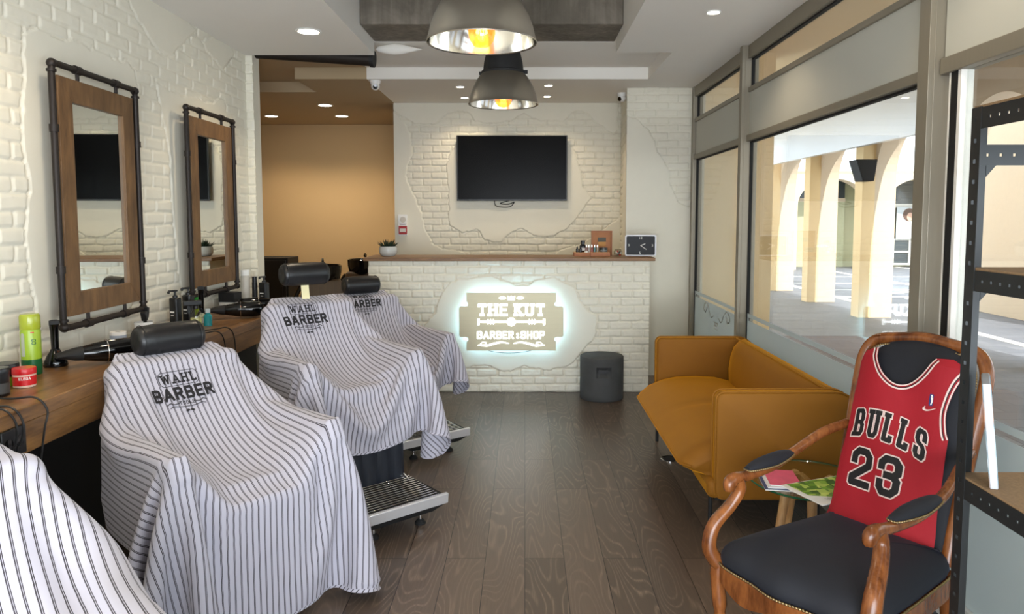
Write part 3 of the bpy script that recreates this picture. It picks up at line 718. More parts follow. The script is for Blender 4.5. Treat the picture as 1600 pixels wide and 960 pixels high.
# stool
m_conc2 = plain('dark_concrete', rgb(70, 72, 73), .75, var=.35, scale=9, bump=.1)
st = thing('drum_stool', 'dark grey concrete drum stool with a slot handle before the brick bar', 'stool', (.618, 5.84, 0))
def drum():
    m = M(); n = 72; R_ = .174; H_ = .345
    zs = [0, .006, .05, .12, .19, .222, .250, .277, .31, H_-.006, H_]
    rs = [R_-.006, R_, R_, R_, R_, R_, R_, R_, R_, R_, R_-.006]
    vs_ = []; fs = []
    for z, r in zip(zs, rs):
        for i in range(n):
            a = 2*PI*i/n; rr = r; d_ = abs(((a-(-PI/2-.02)+PI) % (2*PI))-PI)
            if .2 < z < .27 and d_ < .30: rr = r-.045
            vs_.append((rr*math.cos(a), rr*math.sin(a), z))
    for j in range(len(zs)-1):
        for i in range(n):
            k = (i+1) % n; fs.append((j*n+i, j*n+k, (j+1)*n+k, (j+1)*n+i))
    fs.append(tuple(range(n))[::-1]); fs.append(tuple(range((len(zs)-1)*n, len(zs)*n)))
    return m.add(vs_, fs)
drum().build('drum', m_conc2, st, angle=.9)
M().box(-.05, .05, -.002, .002, .225, .25, Matrix.Translation((.0, -.1305, 0))).build('handle_recess', m_black, st, smooth=False)

# ---------------------------------------------------------------- things on the bar top
TZ = 1.12
pl = thing('potted_succulent', 'spiky dark succulent in a pale grey round pot on the bar top', 'plant', (-1.155, 6.22, TZ))
M().lathe([(.0001, 0), (.048, 0), (.066, .012), (.076, .035), (.077, .06), (.070, .084), (.064, .084), (.068, .06), (.0001, .07)], 36).build('pot', plain('glazed_grey_pot', rgb(186, 188, 184), .2, var=.03), pl)
M().lathe([(.0001, .074), (.066, .074), (.066, .07), (.0001, .07)], 24).build('soil', plain('soil', rgb(30, 26, 20), .95, var=.5, scale=120), pl)
m_succ = plain('succulent_green', rgb(34, 52, 36), .45, var=.35, scale=30)
lv = M(); rnd = random.Random(4)
for k in range(46):
    a = rnd.random()*2*PI; el_ = rnd.uniform(.25, 1.45); L = rnd.uniform(.055, .085)*(1 if el_ < 1.1 else .85)
    d_ = Vector((math.cos(a)*math.cos(el_), math.sin(a)*math.cos(el_), math.sin(el_)))
    o_ = Vector((math.cos(a)*.02, math.sin(a)*.02, .070))
    pts = [o_+d_*L*q+Vector((0, 0, .01*q*q)) for q in (0, .3, .6, .85, 1)]
    lv.tube(pts, [.005, .0095, .0075, .0035, .0004], 6, flat=.5)
lv.build('leaves', m_succ, pl)
# wooden tray with little bottles
ty = thing('display_tray', 'small wooden angled display tray on the bar top', 'tray', (.57, 6.235, TZ), 0)
M().box(-.155, .0, -.055, .10, 0, .030).box(-.02, .145, -.075, .08, 0, .034).build('tray_body', plain('cedar', rgb(170, 104, 56), .5, var=.15), ty, bevel=.002)
M().box(-.150, -.005, -.050, .095, .030, .033).box(-.015, .140, -.07, .075, .034, .036).build('tray_top', plain('pale_cedar', rgb(206, 156, 104), .55, var=.1), ty, smooth=False)
def bottle(name, label, x, y, z, prof, mat, capprof=None, capmat=None, cat='bottle', group=None, lab=None):
    t_ = thing(name, label, cat, (x, y, z), group=group)
    M().lathe(prof, 24).build('glass' if 'glass' in mat.name else 'body', mat, t_)
    if capprof: M().lathe(capprof, 20).build('cap', capmat or m_black, t_)
    if lab:
        r, z0, z1, lm_ = lab
        mm = M(); n = 14; vs_ = []
        for i in range(n+1):
            a = -PI*.95+PI*.9*i/n
            vs_ += [(r*math.cos(a), r*math.sin(a), z0), (r*math.cos(a), r*math.sin(a), z1)]
        mm.add(vs_, [(2*i, 2*i+2, 2*i+3, 2*i+1) for i in range(n)]).build('label_sticker', lm_, t_, fixn=False)
    return t_
zt = TZ+.034
m_amb = plain('dark_bottle', rgb(14, 14, 16), .15)
for i, (dx, dy, r, hh) in enumerate(((-.125, .02, .012, .045), (-.098, -.01, .012, .05))):
    bottle('dropper_bottle', 'tiny black dropper bottle on the wooden tray, %s' % ('far left' if i == 0 else 'second from the left'), .57+dx, 6.235+dy, TZ+.033, [(.0001, 0), (r, 0), (r, hh*.6), (r*.5, hh*.75), (r*.5, hh*.8), (.0001, hh*.8)], m_amb, [(r*.6, hh*.78), (r*.55, hh*1.0), (r*.2, hh*1.1), (.0001, hh*1.25)], m_black, group='dropper bottles on the tray')
bottle('oil_bottle', 'black round shouldered bottle with white label on the wooden tray', .57-.075, 6.235+.05, TZ+.033, [(.0001, 0), (.026, 0), (.028, .01), (.028, .05), (.016, .066), (.016, .078), (.0001, .078)], m_amb, [(.019, .076), (.019, .098), (.0001, .10)], m_black, lab=(.0284, .014, .036, m_white2))
for i, (dx, c) in enumerate(((-.05, rgb(120, 72, 60)), (-.028, rgb(160, 150, 140)), (-.004, rgb(140, 60, 50)), (.020, rgb(70, 120, 120)), (.043, rgb(150, 140, 120)))):
    mt = plain('vial_liquid', c, .2)
    bottle('perfume_vial', 'slim glass vial on the wooden tray, %s from the left' % ('first', 'second', 'third', 'fourth', 'fifth')[i], .57+dx, 6.235-.02+.006*(i % 2), zt, [(.0001, 0), (.010, 0), (.010, .038), (.004, .044), (.0001, .044)], mt, [(.006, .043), (.006, .062), (.0001, .064)], m_chrome, group='glass vials on the tray')
bottle('wax_tin', 'flat dark tin of wax at the right of the wooden tray', .57+.095, 6.235, zt+.002, [(.0001, 0), (.034, 0), (.034, .022), (.0001, .022)], m_amb, [(.036, .022), (.036, .036), (.0001, .037)], m_black, cat='tin', lab=(.0345, .004, .018, plain('tin_grey_label', rgb(120, 124, 120), .5)))
bottle('cotton_jar', 'small white jar in front of the black bottle on the tray', .57-.052, 6.235-.035, TZ+.033, [(.0001, 0), (.014, 0), (.015, .012), (.0001, .016)], m_white2, cat='jar')
bx = thing('wooden_box', 'upright open wooden box with a small framed label, leaning behind the tray', 'box', (.663, 6.34, TZ))
f_ = M()
for b in ((-.09, .09, 0, .03, 0, .008), (-.09, .09, 0, .03, .205, .213), (-.09, -.082, 0, .03, .008, .205), (.082, .09, 0, .03, .008, .205)): f_.box(*b)
f_.build('box_frame', plain('cedar_frame', rgb(160, 100, 58), .5, var=.2), bx, bevel=.001)
M().box(-.082, .082, .022, .03, .008, .205).build('box_back', plain('cedar_panel', rgb(176, 116, 70), .6, var=.15), bx, smooth=False)
M().box(-.030, .036, .016, .022, .08, .15).build('label_card', plain('amber_label', rgb(190, 130, 40), .5), bx, smooth=False)
M().box(-.032, .038, .015, .022, .118, .155).build('label_emblem', plain('label_grey', rgb(70, 62, 44), .5), bx, smooth=False)
jr = thing('glass_jar', 'small clear glass jar of sweets between the wooden box and the clock', 'jar', (.785, 6.20, TZ))
M().lathe([(.0001, 0), (.030, 0), (.037, .02), (.037, .04), (.026, .058), (.030, .062), (.027, .062), (.024, .056), (.034, .04), (.034, .02), (.0001, .004)], 28).build('glass', m_bottle, jr)
for k in range(7):
    M().ball((.016*math.cos(k*2.4), .016*math.sin(k*2.4), .014+.0045*k), .010, 10, 6).build('sweet', plain('sweet', rgb(*[(190, 50, 40), (230, 226, 210), (60, 50, 46)][k % 3]), .4), jr)
ck = thing('table_clock', 'rectangular black faced clock in a pale rounded frame on the bar end', 'clock', (.978, 6.215, TZ), -.12)
M().prism(rrect(.262, .182, .018), .0, .045, lambda x, z, y: (x, y, z+.091)).build('case', plain('clock_case', rgb(214, 216, 222), .3, var=.02), ck, bevel=.003)
M().prism(rrect(.238, .158, .010), -.002, .001, lambda x, z, y: (x, y, z+.091)).build('clock_face', m_screen, ck, smooth=False)
cf = frame_fn((0, -.0035, .091), (1, 0, 0), (0, 0, 1), (0, -1, 0))
for nn, (tx_, nx, ny) in enumerate((('12', 0, .062), ('3', .098, 0), ('6', -.006, -.062), ('9', -.098, 0))): printed('numeral', move(font_polys(tx_, .028), nx, ny), m_white2, cf, ck)
printed('clock_hand', [seg((0, 0), (.036, .014), .006, 1)], m_white2, cf, ck)
printed('clock_hand', [seg((0, 0), (.046, -.032), .0045, 1)], m_white2, cf, ck)
al = thing('fire_alarm', 'red and white fire alarm call point on the rear wall above the bar', 'alarm', (-1.245, 7.545, 1.37))
M().prism(rrect(.095, .215, .010), -.03, .005, lambda x, z, y: (x, y, z)).build('backplate', m_white, al, bevel=.003)
M().prism(rrect(.082, .086, .006), -.048, -.028, lambda x, z, y: (x+.004, y, z-.052)).build('call_point', plain('alarm_red', rgb(168, 24, 28), .4), al, bevel=.002)
M().box(-.026, .034, -.052, -.046, -.072, -.036).build('break_glass', plain('alarm_window', rgb(214, 206, 198), .3), al, bevel=.001)
M().lathe([(.0001, 0), (.030, 0), (.030, .006), (.0001, .008)], 24, mat=Matrix.Translation((.004, -.03, .055)) @ Matrix.Rotation(PI/2, 4, 'X')).build('sounder', plain('alarm_grille', rgb(206, 200, 190), .5), al)
M().box(-.028, .032, -.034, -.029, .004, .012).build('status_strip', m_black, al, smooth=False)
# television
tvx = at(800, 263, Y=7.47)
tv = thing('television', 'black flat screen television mounted on the white brick wall', 'television', (tvx.x, 7.47, tvx.z))
M().box(-.557, .557, 0, .03, -.328, .328).box(-.3, .3, .03, .06, -.2, .2).build('casing', m_black, tv, bevel=.004)
M().box(-.545, .545, -.002, .001, -.312, .318).build('screen', m_screen, tv, smooth=False)
M().box(-.2, .2, .03, .08, -.15, .15).build('wall_bracket', m_blackm, tv, smooth=False)
tag(M().tube(spline([(tvx.x-.18, 7.52, tvx.z-.30), (tvx.x-.17, 7.51, tvx.z-.37), (tvx.x-.10, 7.52, tvx.z-.39), (tvx.x-.02, 7.53, tvx.z-.385), (tvx.x+.02, 7.53, tvx.z-.34), (tvx.x-.04, 7.53, tvx.z-.36), (tvx.x-.12, 7.53, tvx.z-.35), (tvx.x+.03, 7.54, tvx.z-.31)], 8), .0045, 6).build('television_cable', m_black), 'black cable looping below the television', 'cable')

# ================================================================ mirrors
def mirror(y0, y1, label):
    t_ = thing('wall_mirror', label, 'mirror', (-1.925, (y0+y1)/2, 1.532), group=None)
    a = (y1-y0)/2; b = .545
    rad = .021
    pts = [(.0, -a, -b), (.0, a, -b), (.0, a, b), (.0, -a, b)]
    r_ = .03; P2 = []
    for (sy, sz, a0) in ((1, 1, 0), (-1, 1, 90), (-1, -1, 180), (1, -1, 270)):
        for k in range(5):
            q = math.radians(a0+90*k/4); P2.append((0, sy*(a-r_)+r_*math.cos(q), sz*(b-r_)+r_*math.sin(q)))
    pf_ = M().tube(P2, .0135, 14, closed=True)
    pf_.build('pipe_frame', m_pipe, t_)
    for sy in (1, -1):
        for sz in (1, -1):
            q = M()
            q.ball((0, sy*(a-.004), sz*(b-.004)), .020, 14, 8)
            q.tube([(0, sy*a, sz*(b-.028)), (0, sy*a, sz*(b-.038))], .019, 14)
            q.build('pipe_elbow', m_pipe, t_)
    for sy in (-.42, .42):
        for sz in (1, -1):
            q = M().tube([(0, sy*a*1.1-.02, sz*b), (0, sy*a*1.1+.02, sz*b)], .019, 14)
            q.tube([(0, sy*a*1.1, sz*b), (0, sy*a*1.1, sz*(b-.045))], .008, 10)
            q.build('pipe_tee', m_pipe, t_)
    for sy in (1, -1):
        for z in (.28, -.30):
            q = M().tube([(0, sy*a, z-.015), (0, sy*a, z+.015)], .018, 14)
            q.build('pipe_collar', m_pipe, t_)
    A, B = a-.034, b-.045; fw = .098
    bars = [[(-A, B), (A, B), (A-fw, B-fw), (-A+fw, B-fw)], [(-A, -B), (-A+fw, -B+fw), (A-fw, -B+fw), (A, -B)],
            [(-A, -B), (-A, B), (-A+fw, B-fw), (-A+fw, -B+fw)], [(A, -B), (A-fw, -B+fw), (A-fw, B-fw), (A, B)]]
    for p in bars: M().prism(p, -.025, .004, lambda y, z, h: (h, y, z)).build('frame_board', m_frame, t_, bevel=.002)
    M().box(-.022, -.010, -A+fw-.01, A-fw+.01, -B+fw-.01, B-fw+.01).build('mirror_glass', m_mirror, t_, smooth=False)
    return t_
mirror(3.03, 3.712, 'tall wood framed mirror in a black pipe surround, nearest on the left wall').rotation_euler[2] = .03
mirror(4.24, 4.908, 'tall wood framed mirror in a black pipe surround, farther one reflecting the plant')

# ================================================================ work bench along the left wall
bn = thing('work_bench', 'long brown wooden barber bench fixed along the left brick wall', 'bench', (-1.985, 3.2, 0))
M().box(0, .405, -2.2, 2.10, .80, .85).build('bench_top', m_bench, bn, bevel=.004)
M().box(.36, .400, -2.2, 2.10, .70, .80).box(0, .36, 2.06, 2.10, .70, .80).build('apron', m_bench, bn, bevel=.003)
M().box(.005, .03, -2.2, 2.10, .02, .80).build('back_panel', m_blackm, bn, smooth=False)
M().box(.03, .36, -2.2, 2.06, .70, .72).build('underside', m_blackm, bn, smooth=False)
sk = at(19, 688, X=-1.583)
so_ = thing('socket_plate', 'black power socket plate on the bench apron at the left edge', 'socket', (-1.584, sk.y, .755))
M().box(0, .008, -.055, .055, -.045, .045).build('plate', m_black, so_, bevel=.003)
for s in (-1, 1): M().lathe([(.0001, 0), (.018, 0), (.018, .003), (.0001, .003)], 20, mat=Matrix.Translation((.007, s*.026, 0)) @ Matrix.Rotation(PI/2, 4, 'Y')).build('socket_outlet', m_gloss, so_)
def cable(name, label, pts, r=.0035, n=10):
    return tag(M().tube(spline(pts, n), r, 8).build(name, m_black), label, 'cable', 'black appliance cables over the bench edge')
yy = sk.y
for i, dy in enumerate((-.03, 0, .12)):
    cable('power_cable', 'black cable from the bench top to the socket at the left edge, %s of three' % ('nearest', 'middle', 'farthest')[i],
          [(-1.80, yy+.05+dy, .856), (-1.68, yy+.02+dy, .858), (-1.60, yy+.02+dy, .862), (-1.562, yy+.02+dy, .82), (-1.560, yy+.01+dy*.9, .76), (-1.568, yy+dy*.8, .74 if i < 2 else .62), (-1.572, yy+dy*.8, .70 if i < 2 else .50)])
for i, dy in enumerate((0, .13)):
    cable('power_cable', 'black cable looping over the bench edge between the two mirrors, %s of two' % ('nearer', 'farther')[i],
          [(-1.72, 3.72+dy*.4, .857), (-1.64, 3.74+dy, .858), (-1.585, 3.75+dy, .864), (-1.565, 3.78+dy, .83), (-1.562, 3.80+dy, .74), (-1.565, 3.79+dy, .60)], .0032)
BZ = .851
def jar(label, x, y, r, h, body, lid, lidh, lab=None, z=BZ, text=None, tm=None):
    t_ = thing('hair_product_jar', label, 'jar', (x, y, z))
    M().lathe([(.0001, 0), (r*.94, 0), (r, .004), (r, h-lidh), (.0001, h-lidh)], 36).build('body', body, t_)
    M().lathe([(r*1.03, h-lidh), (r*1.04, h-lidh+.003), (r*1.04, h-.003), (r*1.0, h), (.0001, h)], 36).build('lid', lid, t_)
    if lab:
        n = 20; vs_ = []
        for i in range(n+1):
            a = -PI*1.0+PI*1.15*i/n
            vs_ += [(r*1.012*math.cos(a), r*1.012*math.sin(a), lab[0]), (r*1.012*math.cos(a), r*1.012*math.sin(a), lab[1])]
        M().add(vs_, [(2*i, 2*i+2, 2*i+3, 2*i+1) for i in range(n)]).build('label_sticker', lab[2], t_, fixn=False)
    if text:
        a0 = -PI/2+.62
        fn = lambda x_, y_: Vector((r*1.03*math.cos(a0+x_/r), r*1.03*math.sin(a0+x_/r), y_+text[2]))
        printed('lettering', lettering(text[0], text[1], .2, gap=.35), tm or m_white2, fn, t_, grid=.006)
    return t_
m_lidk = plain('jar_lid_black', rgb(20, 20, 22), .3); m_rjar = plain('jar_red', rgb(196, 24, 30), .3); m_cream = plain('jar_cream', rgb(226, 196, 178), .35)
jar('red lidded pomade jar with a red label on the near end of the bench', -1.775, 2.575, .036, .068, m_cream, m_rjar, .022, (.008, .040, m_rjar), text=('ELEGA', .008, .033))
jar('black pomade jar cut by the left edge of the photo', -1.772, 2.435, .036, .095, m_lidk, m_lidk, .022, (.010, .045, plain('jar_grey_label', rgb(60, 58, 56), .4)))
jar('black jar with a grey band, behind the jar at the left edge', -1.86, 2.60, .042, .078, plain('jar_green', rgb(120, 160, 40), .3), m_lidk, .045, (.036, .052, plain('jar_band', rgb(170, 170, 170), .4)))
cn = thing('spray_can', 'tall lime green hairspray can with a dark green base on the bench', 'spray can', (-1.885, 2.78, BZ), -.5)
m_lime = plain('lime_can', rgb(150, 180, 44), .3, var=.03); m_dkg = plain('can_dark_green', rgb(22, 92, 50), .3)
M().lathe([(.0001, 0), (.033, 0), (.034, .006), (.034, .06)], 36).build('base_band', m_dkg, cn)
M().lathe([(.034, .06), (.034, .165), (.031, .176), (.0001, .178)], 36).build('can_body', m_lime, cn)
M().lathe([(.033, .174), (.0345, .18), (.0345, .222), (.031, .232), (.0001, .233)], 36).build('cap', plain('clear_lime_cap', rgb(160, 172, 48), .2), cn)
def can_fn(x_, y_): return Vector((.0347*math.cos(-.20+x_/.034), .0347*math.sin(-.20+x_/.034), y_+.128))
printed('lettering', [[(-y*1, x) for x, y in p] for p in lettering('CO', .012, .2)], m_dkg, can_fn, cn, grid=.006)
printed('grey_label', [[(-.046, -.055), (-.030, -.055), (-.030, .028), (-.034, .034), (-.042, .034), (-.046, .028)]], plain('can_grey_label', rgb(170, 176, 160), .4), can_fn, cn, grid=.005)
printed('red_mark', [[(-.010, .034), (.002, .034), (.002, .038), (-.010, .038)]], m_rjar, can_fn, cn, grid=.005)
def trimmer(label, x, y, rz, h=.19):
    t_ = thing('hair_trimmer', label, 'trimmer', (x, y, BZ), rz)
    M().lathe([(.0001, 0), (.042, 0), (.044, .006), (.040, .022), (.030, .045), (.020, .060), (.016, .070), (.0001, .072)], 32, sy=.8).build('charging_stand', m_gloss, t_)
    M().loft([[Vector((w_*math.cos(q*PI/6), d_*math.sin(q*PI/6)+yo, z_)) for q in range(12)] for w_, d_, z_, yo in ((.013, .011, .06, 0), (.014, .012, .10, 0), (.015, .013, h-.045, 0), (.018, .015, h-.02, -.004), (.017, .014, h-.006, -.010), (.012, .010, h, -.014))]).build('body', m_gloss, t_)
    M().box(-.018, .018, -.036, -.012, h-.018, h-.002).build('blade', m_blackm, t_, bevel=.002)
    return t_
trimmer('black hair trimmer standing in its charger beside the lime spray can', -1.89, 2.93, .6)
trimmer('black hair trimmer standing in its charger below the farther mirror', -1.835, 4.15, .4, .21)
def dryer(label, x, y, rz, rx=0, sc=1):
    """barrel along local +x (nozzle at +x), lying on its side; handle folded along -y"""
    t_ = thing('hair_dryer', label, 'hair dryer', (x, y, BZ+.043*sc+.004), rz, scale=sc)
    Y90 = Matrix.Rotation(PI/2, 4, 'Y')
    M().lathe([(.0001, -.10), (.026, -.098), (.038, -.085), (.042, -.05), (.041, 0), (.034, .05), (.027, .085), (.024, .10), (.0001, .10)], 32, mat=Y90).build('barrel', m_gloss, t_)
    M().loft([[Vector((x_, a_*math.cos(q*PI/8), b_*math.sin(q*PI/8))) for q in range(16)] for x_, a_, b_ in ((.09, .027, .027), (.115, .028, .024), (.15, .033, .014), (.175, .037, .008))]).build('nozzle', m_blackm, t_)
    M().tube([(-.045, -.02, 0), (-.055, -.07, -.008), (-.07, -.13, -.016), (-.078, -.16, -.018)], [.017, .016, .017, .015], 14).build('handle', m_gloss, t_)
    M().tube([(.012, .043*math.cos(q*PI/12), .043*math.sin(q*PI/12)) for q in range(24)], .0018, 6, closed=True).build('chrome_ring', m_chrome, t_)
    M().lathe([(.030, -.101), (.030, -.104), (.0001, -.104)], 24, mat=Y90).build('rear_grille', m_blackm, t_)
    return t_
d1 = dryer('black hair dryer lying on the bench with its nozzle towards the red jar', -1.71, 3.00, PI+.75, sc=1.1)
M().tube(spline([(-.078, -.16, -.018), (-.10, -.20, -.02), (-.16, -.21, -.03), (-.22, -.15, -.03), (-.24, -.05, -.033), (-.20, .02, -.035)], 8), .0035, 8).build('cord', m_black, d1)
d2 = dryer('black hair dryer with a white cord end on the bench below the farther mirror', -1.68, 4.36, PI+.35, sc=1.1)
M().tube([(-.078, -.16, -.018), (-.082, -.185, -.018)], .012, 12).build('cord_sleeve', m_white, d2)
d3 = dryer('black hair dryer on the far end of the bench beside the guard tray', -1.72, 4.68, .5)
ro = thing('neck_strip_roll', 'white roll of neck strips with a grey label on the bench', 'roll', (-1.868, 3.35, BZ))
M().lathe([(.012, 0), (.034, 0), (.034, .075), (.012, .075), (.012, 0)][:4], 32, cap=False).build('paper_roll', m_white2, ro)
M().lathe([(.0345, .02), (.0348, .02), (.0348, .06), (.0345, .06)], 32, cap=False).build('label_band', plain('roll_label', rgb(160, 170, 184), .6), ro)
bw_ = thing('glass_bowl', 'shallow clear glass bowl on the bench behind the near hair dryer', 'bowl', (-1.85, 3.46, BZ))
M().lathe([(.0001, 0), (.035, 0), (.06, .02), (.068, .04), (.065, .04), (.056, .022), (.032, .004), (.0001, .004)], 32).build('glass', m_bottle, bw_)
tb = thing('tool_tray', 'low black box with clipper guards on the bench beside the white cup', 'tray', (-1.84, 3.60, BZ))
M().box(-.05, .05, -.06, .06, 0, .03).build('box', m_black, tb, bevel=.004)
M().box(-.044, .044, -.054, .054, .028, .031).build('inside', m_blackm, tb, smooth=False)
cu = thing('brush_cup', 'white cup holding black brushes and combs by the brick wall', 'cup', (-1.915, 3.67, BZ))
M().lathe([(.0001, 0), (.036, 0), (.045, .075), (.042, .075), (.034, .005), (.0001, .006)], 32).build('cup', m_white2, cu)
for k, (a, l) in enumerate(((-.5, .14), (.1, .12), (.6, .125))):
    br_ = tag(M().box(-.008, .008, -.004, .004, 0, l, Matrix.Translation((-1.915+.008*k, 3.67, BZ+.008)) @ Matrix.Rotation(a*.45, 4, 'X')).box(-.013, .013, -.008, .008, l*.62, l, Matrix.Translation((-1.915+.008*k, 3.67, BZ+.008)) @ Matrix.Rotation(a*.45, 4, 'X')).build('hair_brush', m_black, bevel=.003), 'black flat brush standing in the white cup, %s' % ('leaning nearest', 'in the middle', 'leaning farthest')[k], 'brush', 'brushes in the white cup')
def pump(label, x, y, r, h, mat, txt=None, grp=None):
    t_ = thing('pump_bottle', label, 'bottle', (x, y, BZ), -.4, group=grp)
    M().prism(rrect(2*r, 1.5*r, r*.5), 0, h, lambda a, b, z: (a, b, z)).build('body', mat, t_, bevel=.006)
    M().lathe([(r*.45, h), (r*.45, h+.012), (.006, h+.016), (.006, h+.034), (.0001, h+.034)], 20).build('collar', m_black, t_)
    M().box(-.010, .010, -.040, .012, h+.034, h+.044).box(-.006, .006, -.048, -.036, h+.026, h+.040).build('pump_head', m_black, t_, bevel=.003)
    fn = frame_fn((0, -r*.76, h*.45), (1, 0, 0), (0, 0, 1), (0, -1, 0))
    printed('label_mark', [[(-r*.5, .004), (r*.5, .004), (r*.5, .012), (-r*.5, .012)], [(-r*.35, -.012), (r*.35, -.012), (r*.35, -.008), (-r*.35, -.008)]], m_white2, fn, t_)
    return t_
pump('black pump bottle between the mirrors, left of the pair', -1.93, 4.04, .030, .155, m_black)
pump('black pump bottle between the mirrors, right of the pair with white print', -1.885, 4.10, .030, .165, m_black)
bottle('product_bottle', 'bright green bottle behind the black pump bottles', -1.90, 4.25, BZ, [(.0001, 0), (.024, 0), (.025, .01), (.025, .07), (.018, .085), (.0001, .085)], plain('lime_bottle', rgb(150, 180, 30), .25), [(.020, .085), (.020, .13), (.012, .135), (.0001, .135)], plain('green_cap', rgb(30, 150, 50), .3))
sp2 = thing('spray_bottle', 'clear spray bottle with a black trigger head on the bench', 'bottle', (-1.80, 4.00, BZ), -.9)
M().lathe([(.0001, 0), (.030, 0), (.032, .01), (.032, .06), (.024, .085), (.012, .10), (.0001, .10)], 28).build('glass', m_bottle, sp2)
M().lathe([(.0001, .002), (.029, .004), (.030, .05), (.0001, .05)], 24).build('liquid', plain('pale_yellow_liquid', rgb(206, 204, 140), .1), sp2)
M().lathe([(.015, .098), (.015, .118), (.0001, .12)], 20).box(-.012, .012, -.065, .03, .118, .146).build('spray_head', m_black, sp2, bevel=.004)
M().box(-.006, .006, -.045, -.033, .075, .12).build('trigger', m_black, sp2, bevel=.003)
bottle('glass_bottle', 'short clear bottle with a white label beside the trigger spray', -1.80, 4.075, BZ, [(.0001, 0), (.022, 0), (.022, .05), (.011, .062), (.011, .07), (.0001, .07)], plain('pale_glass_bottle', rgb(190, 190, 160), .1), [(.013, .068), (.013, .09), (.0001, .09)], m_gloss, lab=(.0224, .012, .04, m_white2))
bottle('tonic_bottle', 'small teal blue tonic bottle at the front of the bench bottles', -1.755, 4.045, BZ, [(.0001, 0), (.022, 0), (.022, .055), (.012, .068), (.012, .074), (.0001, .074)], plain('teal_tonic', rgb(40, 132, 136), .12), [(.014, .072), (.014, .095), (.0001, .096)], plain('clear_cap', rgb(180, 190, 190), .2))
bxs = thing('tissue_box', 'white box with a black lid on the bench below the farther mirror', 'box', (-1.90, 4.72, BZ), -.2)
M().box(-.055, .055, -.04, .04, 0, .055).build('box', m_white2, bxs, bevel=.003)
M().box(-.057, .057, -.042, .042, .055, .118).build('black_lid', m_blackm, bxs, bevel=.003)
tk = thing('spray_can', 'tall white spray can at the far end of the bench by the brick corner', 'spray can', (-1.93, 5.06, BZ))
M().lathe([(.0001, 0), (.032, 0), (.032, .19), (.028, .198), (.0001, .2)], 28).build('can_body', plain('grey_white_can', rgb(198, 196, 188), .35), tk)
M().lathe([(.030, .198), (.030, .236), (.0001, .238)], 28).build('cap', m_white, tk)
bottle('slim_bottle', 'thin black bottle between the white can and the far pump bottle', -1.865, 5.06, BZ, [(.0001, 0), (.018, 0), (.018, .15), (.0001, .15)], m_black, [(.016, .15), (.016, .19), (.0001, .19)], m_black)
pump('black pump bottle at the far end of the bench with white vertical print', -1.80, 5.06, .032, .15, m_black)
gt = thing('clipper_guard_tray', 'black tray full of clipper guards at the far end of the bench', 'tray', (-1.80, 4.88, BZ))
M().box(-.15, .15, -.10, .10, 0, .018).build('tray', m_blackm, gt, bevel=.003)
rg = random.Random(9)
for k in range(12):
    x_ = -.12+.048*(k % 6); y_ = -.05+.09*(k//6)
    M().box(-.018, .018, -.024, .024, 0, .026, Matrix.Translation((x_, y_, .018)) @ Matrix.Rotation(rg.uniform(-.5, .5), 4, 'Z')).build('clipper_guard', m_black if k % 3 else m_pipe, gt, bevel=.005)
# ---------------------------------------------------------------- back room
cbn = thing('black_cabinet', 'tall black cabinet against the beige wall of the back room', 'cabinet', (-2.90, 8.6, 0))
M().box(-.22, .19, -.2, .2, .06, .985).build('body', m_blackm, cbn, bevel=.004)
M().box(-.20, .17, -.22, -.2, .10, .96).build('door', m_black, cbn, bevel=.003)
M().box(-.2, .17, -.18, .18, 0, .06).build('plinth', m_black, cbn, smooth=False)
M().box(.12, .135, -.24, -.22, .5, .66).build('handle', m_pipe, cbn, bevel=.002)
def backwash(x, y, rz, label):
    t_ = thing('backwash_unit', label, 'shampoo chair', (x, y, 0), rz, group='black backwash units')
    b = M(); prof = [(.04, .72), (.10, .76), (.155, .83), (.175, .92), (.178, .985), (.17, .99), (.163, .985), (.158, .92), (.13, .84), (.08, .79), (.0001, .78)]
    b.lathe(prof, 36).build('basin', m_gloss, t_)
    M().tube([(0, .13, .97), (0, .14, 1.03), (0, .09, 1.04), (0, .05, 1.02)], .012, 10).build('tap', m_gloss, t_)
    M().loft([[(-.15, -.10, 0), (.15, -.10, 0), (.15, .14, 0), (-.15, .14, 0)], [(-.09, -.08, .72), (.09, -.08, .72), (.09, .08, .76), (-.09, .08, .76)]]).build('pedestal', m_blackm, t_, bevel=.01)
    s_ = M()
    s_.loft([[(-.27, -.75, .28), (.27, -.75, .28), (.27, -.30, .36), (-.27, -.30, .36)], [(-.27, -.75, .44), (.27, -.75, .44), (.27, -.30, .46), (-.27, -.30, .46)]])
    s_.build('seat', m_leather, t_, bevel=.03, seg=3)
    M().loft([[(-.27, -.32, .40), (.27, -.32, .40), (.27, -.24, .40), (-.27, -.24, .40)], [(-.17, -.14, .86), (.17, -.14, .86), (.17, -.08, .86), (-.17, -.08, .86)]]).build('backrest', plain('ribbed_brown_vinyl', rgb(70, 54, 36), .35, var=.5, scale=1, stretch=(60, .1, .1)), t_, bevel=.02)
    for s in (-1, 1): M().tube([(s*.30, -.62, .58), (s*.30, -.32, .60), (s*.23, -.16, .74), (s*.19, -.08, .82)], .022, 10).build('armrest', m_gloss, t_)
    return t_
backwash(-1.955, 7.1, .25, 'glossy black backwash basin chair in the back room, seen beside the raised headrest')
backwash(-1.77, 8.08, .05, 'black backwash basin mostly hidden behind the left end of the brick bar')
